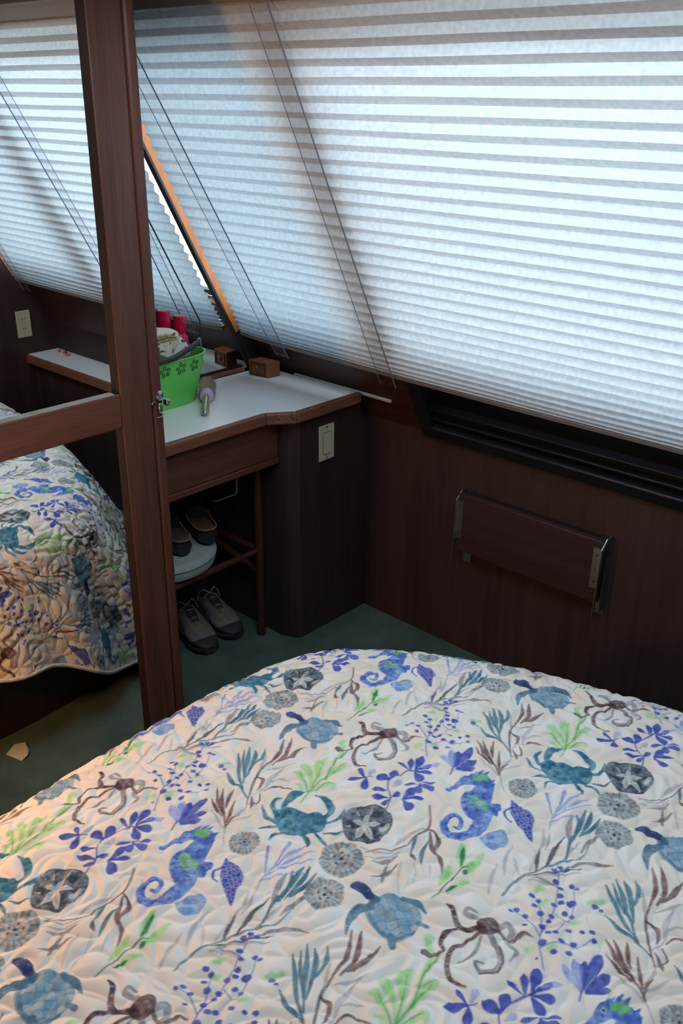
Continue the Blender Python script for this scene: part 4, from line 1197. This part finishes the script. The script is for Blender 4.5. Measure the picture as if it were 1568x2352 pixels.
('S','g',60,[(-30,-436,11),(-29,-436,11)]),
('S','g',60,[(-30,-422,11),(-29,-422,11)]),
('S','w',50,[(-35,-459,12),(-33,-460,12)]),
('S','w',50,[(-45,-461,12),(-44,-462,12)]),
('S','w',50,[(-63,-468,12),(-61,-469,12)]),
('S','w',50,[(-69,-481,12),(-68,-481,12)]),
('S','w',50,[(-40,-486,12),(-39,-486,12)]),
('S','w',50,[(-52,-490,12),(-51,-490,12)]),
('S','w',50,[(-63,-497,12),(-62,-497,12)]),
('S','w',50,[(-71,-507,11),(-70,-508,11)]),
('S','w',50,[(-75,-517,11),(-74,-517,11)]),
('S','w',50,[(-77,-527,11),(-76,-527,11)]),
('S','w',50,[(-74,-538,11),(-73,-539,11)]),
('S','w',50,[(-69,-545,11),(-68,-546,11)]),
('S','w',50,[(-34,-450,12),(-33,-451,12)]),
('S','w',50,[(-31,-435,12),(-29,-436,12)]),
('S','w',50,[(-29,-421,13),(-28,-422,13)]),
('S','w',50,[(22,-492,12),(24,-492,12)]),
('S','w',50,[(30,-497,12),(31,-497,12)]),
('S','w',50,[(42,-494,12),(43,-494,12)]),
('S','w',50,[(53,-491,12),(54,-492,12)]),
('S','w',50,[(3,-508,12),(4,-509,12)]),
('S','w',50,[(1,-523,11),(2,-523,11)]),
('S','w',50,[(-8,-533,11),(-7,-533,11)]),
('S','w',50,[(-21,-536,11),(-19,-536,11)]),
('S','w',50,[(-30,-531,11),(-29,-532,11)]),
('S','og',50,[(1,-454,25),(3,-455,25)]),
('S','og',50,[(13,-458,28),(15,-458,28)]),
('S','og',50,[(5,-469,24),(7,-470,24)]),
('S','og',50,[(16,-466,21),(18,-467,21)])]
RES = 0.75                                    # mm per cell of the painted repeat
TW, THh = 483.8, 458.8
NW, NH = int(round(TW / RES)), int(round(THh / RES))
def field(nx, ny, lam, seed, dx, dy, band=0.35, low=False):
    r = np.random.default_rng(seed)
    F_ = np.fft.rfft2(r.standard_normal((ny, nx)))
    ky = np.fft.fftfreq(ny, dy)[:, None]
    kx = np.fft.rfftfreq(nx, dx)[None, :]
    k = np.sqrt(kx * kx + ky * ky)
    k0 = 1.0 / lam
    F_ *= np.exp(-(k / k0) ** 2) if low else np.exp(-((k - k0) / (band * k0)) ** 2)
    g = np.fft.irfft2(F_, (ny, nx))
    return (g / g.std()).astype(np.float32)
wash = np.clip(0.5 + 0.26 * field(NW, NH, 24, 3, RES, RES, low=True) + 0.2 * field(NW, NH, 9, 4, RES, RES, low=True), 0, 1)
grain = np.clip(0.5 + 0.3 * field(NW, NH, 7, 5, RES, RES, low=True), 0, 1)
beige = np.clip(0.5 + 0.4 * field(NW, NH, 60, 9, RES, RES, low=True), 0, 1)
canvas = np.empty((NH, NW, 3), np.float32)
canvas[:] = np.array((230, 227, 222), np.float32)
canvas -= beige[..., None] * np.array((3, 10, 18), np.float32)
def window_idx(x0, x1, y0, y1):
    i0, i1 = int(math.floor(x0 / RES)), int(math.ceil(x1 / RES)) + 1
    j0, j1 = int(math.floor(y0 / RES)), int(math.ceil(y1 / RES)) + 1
    xs_ = np.arange(i0, i1)
    ys_ = np.arange(j0, j1)
    X_, Y_ = np.meshgrid(xs_ * RES, ys_ * RES)
    return np.ix_(ys_ % NH, xs_ % NW), X_.astype(np.float32), Y_.astype(np.float32)
def lay(ix, a, col, tex=None, edge=None):
    c1_, c2_ = (np.array(c, np.float32) for c in PAL[col])
    t = np.clip(0.75 * wash[ix] + 0.25 * grain[ix] if tex is None else tex, 0, 1)[..., None]
    if edge is not None:
        t = t * (1 - 0.5 * edge[..., None])
    c = c1_ * (1 - t) + c2_ * t
    a = a[..., None]
    canvas[ix] = canvas[ix] * (1 - a) + c * a
def stroke(col, al, pts):
    q = np.array(catmull([(x, y, w * 0.1) for x, y, w in pts], 7))
    q[:, 2] = np.maximum(q[:, 2], 0.55)
    m = q[:, 2].max() + 1.5
    ix, X_, Y_ = window_idx(q[:, 0].min() - m, q[:, 0].max() + m, q[:, 1].min() - m, q[:, 1].max() + m)
    best = np.full(X_.shape, 9e9, np.float32)
    for i in range(len(q) - 1):
        ax, ay, ar = q[i]
        bx_, by_, br_ = q[i + 1]
        dx, dy = bx_ - ax, by_ - ay
        L2 = dx * dx + dy * dy + 1e-9
        t = np.clip(((X_ - ax) * dx + (Y_ - ay) * dy) / L2, 0, 1)
        best = np.minimum(best, np.hypot(X_ - ax - t * dx, Y_ - ay - t * dy) - (ar + (br_ - ar) * t))
    sf = 5.0 if col == 'gr' else 1.1
    a = np.clip(0.5 - best / sf, 0, 1) * al / 100.0
    lay(ix, a, col, edge=np.clip(1 + best / 1.6, 0, 1))
def polyd(P_, X_, Y_):
    n = len(P_)
    d = np.full(X_.shape, 9e9, np.float32)
    ins = np.zeros(X_.shape, bool)
    for i in range(n):
        ax, ay = P_[i]
        bx_, by_ = P_[(i + 1) % n]
        dx, dy = bx_ - ax, by_ - ay
        t = np.clip(((X_ - ax) * dx + (Y_ - ay) * dy) / (dx * dx + dy * dy + 1e-9), 0, 1)
        d = np.minimum(d, np.hypot(X_ - ax - t * dx, Y_ - ay - t * dy))
        ins ^= ((ay > Y_) != (by_ > Y_)) & (X_ < dx * (Y_ - ay) / (by_ - ay + 1e-9) + ax)
    return np.where(ins, -d, d)
def blob(col, al, pts, mode):
    P_ = catmull(list(pts) + [pts[0]], 4)[:-1]
    A_ = np.array(P_)
    ix, X_, Y_ = window_idx(A_[:, 0].min() - 2, A_[:, 0].max() + 2, A_[:, 1].min() - 2, A_[:, 1].max() + 2)
    d = polyd([tuple(p) for p in A_], X_, Y_)
    a = np.clip(0.5 - d / 1.1, 0, 1) * al / 100.0
    tex = None
    if mode == 'c':                            # cells with pale seams, as on shells
        r = np.random.default_rng(int(abs(A_[0, 0])) + 5)
        st_ = 7.0 if col == 'n' else 14.0
        gx, gy = np.meshgrid(np.arange(A_[:, 0].min(), A_[:, 0].max() + st_, st_), np.arange(A_[:, 1].min(), A_[:, 1].max() + st_, st_))
        sd = np.stack([gx.ravel(), gy.ravel()], 1) + r.uniform(-0.33, 0.33, (gx.size, 2)) * st_
        D_ = np.sqrt((X_[..., None] - sd[:, 0]) ** 2 + (Y_[..., None] - sd[:, 1]) ** 2)
        o_ = np.sort(D_, axis=2)
        seam = np.clip(1 - (o_[..., 1] - o_[..., 0]) / (2.0 if col == 'n' else 1.8), 0, 1)
        cell = r.uniform(0, 1, gx.size)[np.argmin(D_, axis=2)]
        tex = np.clip(0.5 * cell + 0.3 * wash[ix], 0, 1)
        lay(ix, a, col, tex, np.clip(1 + d / 3, 0, 1))
        lay(ix, a * seam * 0.75, 'w' if col == 'n' else 'tk')
        return
    lay(ix, a, col, tex, np.clip(1 + d / 2.5, 0, 1))
def dollar(x, y, r):
    ix, X_, Y_ = window_idx(x - r - 2, x + r + 2, y - r - 2, y + r + 2)
    dx, dy = X_ - x, Y_ - y
    R_ = np.hypot(dx, dy)
    T_ = np.arctan2(dy, dx)
    rr = r * (1 + 0.035 * np.sin(5 * T_ + x) + 0.02 * np.sin(9 * T_))
    a = np.clip(0.5 - (R_ - rr) / 1.1, 0, 1) * 0.9
    pet = np.clip(np.cos(5 * T_ + 0.3) * 1.4 - 0.15, 0, 1) * np.clip((rr * 0.62 - R_) / 3 + 0.6, 0, 1) * np.clip((R_ - r * 0.10) / 2, 0, 1)
    pet2 = np.clip(np.cos(5 * T_ + 0.3 + PI) * 2.4 - 1.9, 0, 1) * np.clip((R_ - r * 0.3) / 3, 0, 1)
    ray = np.clip(np.cos(20 * T_) * 3 - 2.0, 0, 1) * np.clip((R_ - r * 0.5) / 4, 0, 1)
    arc = np.clip(1 - np.abs(((R_ * 1.0) % (r * 0.24)) - r * 0.12) / 0.9, 0, 1) * np.clip((R_ - r * 0.5) / 4, 0, 1)
    lay(ix, a, 'dg2', np.clip(0.85 + 0.8 * (wash[ix] - 0.5), 0, 1))
    lay(ix, a * np.clip(pet2 + pet * 0.75, 0, 1) * 0.8, 'w')
    lay(ix, a * np.clip(0.55 * ray + 0.45 * arc, 0, 1) * (1 - pet2), 'd', np.zeros_like(X_))
    core = np.clip(0.5 - (R_ - r * 0.09) / 0.8, 0, 1)
    lay(ix, core * 0.85, 'd', np.zeros_like(X_))
    for k in range(5):
        tt = (2 * PI * k - 0.3) / 5
        e_ = np.hypot(X_ - x - math.cos(tt) * r * 0.33, Y_ - y - math.sin(tt) * r * 0.33)
        lay(ix, np.clip(0.5 - (e_ - r * 0.075) / 0.8, 0, 1) * 0.7, 'd', np.zeros_like(X_))
for kind, col, al, pts in MOTIFS:
    if kind == 'S':
        stroke(col, al, pts)
    elif kind == 'D':
        dollar(*pts[0])
    else:
        blob(col, al, pts, kind[1:])
paint = canvas / 255.0
paint = np.where(paint <= 0.04045, paint / 12.92, ((paint + 0.055) / 1.055) ** 2.4).astype(np.float32)

# ------------------------------------------------------------------ quilt: one cloth laid flat, dropped over the bed edge
PA = 1.0118583526                             # the print lies askew on the bed
PO = (0.95134, -1.04256)
def axis_grid(segs):
    out_ = []
    for a_, b_, h_ in segs:
        n = max(1, int(round((b_ - a_) / h_)))
        out_ += list(a_ + (b_ - a_) * np.arange(n) / n)
    out_.append(segs[-1][1])
    return np.array(out_)
HQ = 0.0018
gx = axis_grid([(0.0, 0.24, 0.006), (0.24, 1.66, HQ), (1.66, 2.06, 0.006)])
gy = axis_grid([(-3.00, -1.86, 0.010), (-1.86, -0.22, HQ), (-0.22, 0.16, 0.006)])
GX, GY = np.meshgrid(gx, gy)
ny_, nx_ = GX.shape
px, py = GX.ravel().astype(np.float64), GY.ravel().astype(np.float64)
best = np.full(px.shape, 1e9)
cxn = np.zeros_like(px); cyn = np.zeros_like(px); nxn = np.zeros_like(px); nyn = np.zeros_like(px); arc_ = np.zeros_like(px)
cc = cont
seglen = np.concatenate([[0], np.cumsum(np.linalg.norm(np.diff(cc, axis=0), axis=1))])
tg = np.gradient(cc, axis=0)
nrm = np.stack([-tg[:, 1], tg[:, 0]], 1)
nrm /= np.linalg.norm(nrm, axis=1)[:, None]
for i in range(len(cc) - 1):
    a_, b_ = cc[i], cc[i + 1]
    d_ = b_ - a_
    t = np.clip(((px - a_[0]) * d_[0] + (py - a_[1]) * d_[1]) / (d_ @ d_), 0, 1)
    qx, qy = a_[0] + t * d_[0], a_[1] + t * d_[1]
    e = (px - qx) ** 2 + (py - qy) ** 2
    mk = e < best
    best = np.where(mk, e, best)
    cxn[mk] = qx[mk]; cyn[mk] = qy[mk]
    tm = t[mk]
    nxn[mk] = nrm[i][0] * (1 - tm) + nrm[i + 1][0] * tm
    nyn[mk] = nrm[i][1] * (1 - tm) + nrm[i + 1][1] * tm
    arc_[mk] = seglen[i] + (seglen[i + 1] - seglen[i]) * tm
dist = np.sqrt(best)
outside = ((px - cxn) * nxn + (py - cyn) * nyn) > 0
sgn = np.where(outside, dist, -dist)
corner = np.exp(-((arc_ - (seglen[-1] - 1.585)) / 0.15) ** 2)          # where the loose quilt corner hangs
QR, PH = 0.15, math.radians(65)
def drop(s, cr):
    aL = QR * PH
    phi = np.clip(s / QR, 0, PH)
    r = QR * np.sin(phi)
    z = -QR * (1 - np.cos(phi))
    e = np.maximum(0, s - aL)
    fl = math.radians(25)
    r2 = r + e * math.sin(fl)
    z2 = z - e * math.cos(fl)
    return r2, z2
R_, Zd = drop(np.maximum(sgn, 0), corner)
base_z = 0.519
Zq = np.where(outside, base_z + Zd, base_z + 0.034 * (1 - np.exp(-np.maximum(-sgn, 0) / 0.30)) * 1.0)
Zq = Zq + np.where(outside, 0, 0)
Xq = np.where(outside, cxn + nxn * R_, px)
Yq = np.where(outside, cyn + nyn * R_, py)
hang = np.clip((sgn - 0.14) / 0.30, 0, 1)
wav = (0.016 * np.sin(arc_ * 2 * PI / 0.31 + 0.8) + 0.010 * np.sin(arc_ * 2 * PI / 0.17 + 2.0)) * hang
wav += 0.030 * corner * np.sin(arc_ * 2 * PI / 0.20 + 1.0) * hang
Xq += nxn * wav; Yq += nyn * wav
Zq += 0.004 * np.sin(px * 9 + 1.3) * np.sin(py * 7.5 + 0.4) * (~outside)
under = Zq < 0.012
Zq = np.where(under, 0.012 + 0.004 * np.sin(sgn * 60), Zq)
# hem: side and foot drops, longer at the loose corner
SMAX = 0.405 + 0.200 * np.exp(-((arc_ - (seglen[-1] - 1.585)) / 0.15) ** 2) + 0.012 * np.sin(arc_ * 11 + 0.5)
keep = sgn < SMAX
# quilting: meander of stitched lines with puffs between
NQ, QT = 640, 0.640
def stitch(seed, lam):
    g = field(NQ, NQ, lam, seed, 1.0, 1.0, 0.30)
    gy_, gx_ = np.gradient(np.pad(g, 1, mode='wrap'))
    gr = np.hypot(gx_, gy_)[1:-1, 1:-1]
    return np.abs(g) / (gr + 0.02)
dq = np.minimum(stitch(21, 64), stitch(33, 96))
puff = 1 - np.exp(-np.clip(dq, 0, 60) / 7.5)
def bil(T, u, v):
    h_, w_ = T.shape[:2]
    u, v = u % w_, v % h_
    i, j = np.floor(u).astype(int), np.floor(v).astype(int)
    fu, fv = (u - i), (v - j)
    i1, j1 = (i + 1) % w_, (j + 1) % h_
    i %= w_; j %= h_
    if T.ndim == 3:
        fu, fv = fu[:, None], fv[:, None]
    return (T[j, i] * (1 - fu) + T[j, i1] * fu) * (1 - fv) + (T[j1, i] * (1 - fu) + T[j1, i1] * fu) * fv
hq = bil(puff, px * 1000.0 * NQ / (QT * 1000), py * 1000.0 * NQ / (QT * 1000)) * 0.0060 * (1 - 0.4 * hang)
P3 = np.stack([Xq, Yq, Zq], 1).reshape(ny_, nx_, 3)
du = np.gradient(P3, axis=1); dv = np.gradient(P3, axis=0)
Nn = np.cross(du, dv)
Nn /= (np.linalg.norm(Nn, axis=2, keepdims=True) + 1e-12)
P3 = P3 + Nn * hq.reshape(ny_, nx_, 1)
rx, ry = (px - PO[0]) * 1000, (py - PO[1]) * 1000
uu = (rx * math.cos(PA) + ry * math.sin(PA)) / TW * NW
vv = (-rx * math.sin(PA) + ry * math.cos(PA)) / THh * NH
colr = bil(paint, uu, vv)
K = keep.reshape(ny_, nx_)
fk = K[:-1, :-1] & K[1:, :-1] & K[:-1, 1:] & K[1:, 1:]
idx = np.arange(ny_ * nx_).reshape(ny_, nx_)
quads = np.stack([idx[:-1, :-1][fk], idx[:-1, 1:][fk], idx[1:, 1:][fk], idx[1:, :-1][fk]], 1)
used = np.zeros(ny_ * nx_, bool)
used[quads.ravel()] = True
remap = np.cumsum(used) - 1
quads = remap[quads].astype(np.int32)
V3 = P3.reshape(-1, 3)[used].astype(np.float32)
Cq = np.concatenate([colr[used], np.ones((used.sum(), 1))], 1).astype(np.float32)
QO = (1.30, -1.85, 0.0)
quilt = thing('quilt', 'white quilt printed with blue sea creatures and seaweed over the bed', 'quilt', QO)
me = bpy.data.meshes.new('cover')
me.vertices.add(len(V3))
me.vertices.foreach_set('co', (V3 - np.array(QO, np.float32)).ravel())
me.loops.add(quads.size)
me.loops.foreach_set('vertex_index', quads.ravel())
me.polygons.add(len(quads))
me.polygons.foreach_set('loop_start', np.arange(0, quads.size, 4, dtype=np.int32))
me.polygons.foreach_set('use_smooth', np.ones(len(quads), bool))
me.update(calc_edges=True)
ca = me.color_attributes.new('print', 'FLOAT_COLOR', 'POINT')
ca.data.foreach_set('color', Cq.ravel())
m, n, l, p = new_mat('printed_quilt_cotton')
at = n.new('ShaderNodeVertexColor')
at.layer_name = 'print'
l.new(at.outputs['Color'], p.inputs['Base Color'])
p.inputs['Roughness'].default_value = 0.9
p.inputs['Specular IOR Level'].default_value = 0.15
tcq = n.new('ShaderNodeTexCoord')
nzq = n.new('ShaderNodeTexNoise')
nzq.inputs['Scale'].default_value, nzq.inputs['Detail'].default_value = 700, 2
l.new(tcq.outputs['Object'], nzq.inputs['Vector'])
bq = n.new('ShaderNodeBump')
bq.inputs['Strength'].default_value, bq.inputs['Distance'].default_value = 0.15, 0.0006
l.new(nzq.outputs['Fac'], bq.inputs['Height'])
l.new(bq.outputs[0], p.inputs['Normal'])
me.materials.append(m)
M['quilt'] = m
qc = bpy.data.objects.new('cover', me)
COL.objects.link(qc)
qc.parent = quilt
# bound hem along the cut edge
ah = np.linspace(0.3, seglen[-1] - 0.15, 260)
hx_ = np.interp(ah, seglen, cc[:, 0]); hy_ = np.interp(ah, seglen, cc[:, 1])
hn = np.stack([np.interp(ah, seglen, nrm[:, 0]), np.interp(ah, seglen, nrm[:, 1])], 1)
gc = seglen[-1] - 1.585
sm = 0.405 + 0.200 * np.exp(-((ah - gc) / 0.15) ** 2) + 0.012 * np.sin(ah * 11 + 0.5) - 0.003
r_, z_ = drop(sm, None)
hg = np.clip((sm - 0.14) / 0.30, 0, 1)
co = np.exp(-((ah - gc) / 0.15) ** 2)
wv = (0.016 * np.sin(ah * 2 * PI / 0.31 + 0.8) + 0.010 * np.sin(ah * 2 * PI / 0.17 + 2.0)) * hg + 0.030 * co * np.sin(ah * 2 * PI / 0.20 + 1.0) * hg
hz = np.maximum(base_z + z_, 0.012)
M['binding'] = plain('quilt_binding', (214, 208, 200), 0.9, noise=0.12, nscale=60)
pts = [(hx_[i] + hn[i][0] * (r_[i] + wv[i]), hy_[i] + hn[i][1] * (r_[i] + wv[i]), hz[i]) for i in range(len(ah))]
pts = [q for q in pts if q[0] < 2.06]
MB().tube(pts, 0.0055, 8).build('binding', 'binding', quilt)
for _o in bpy.data.objects:
    if '_org' in _o:
        del _o['_org']
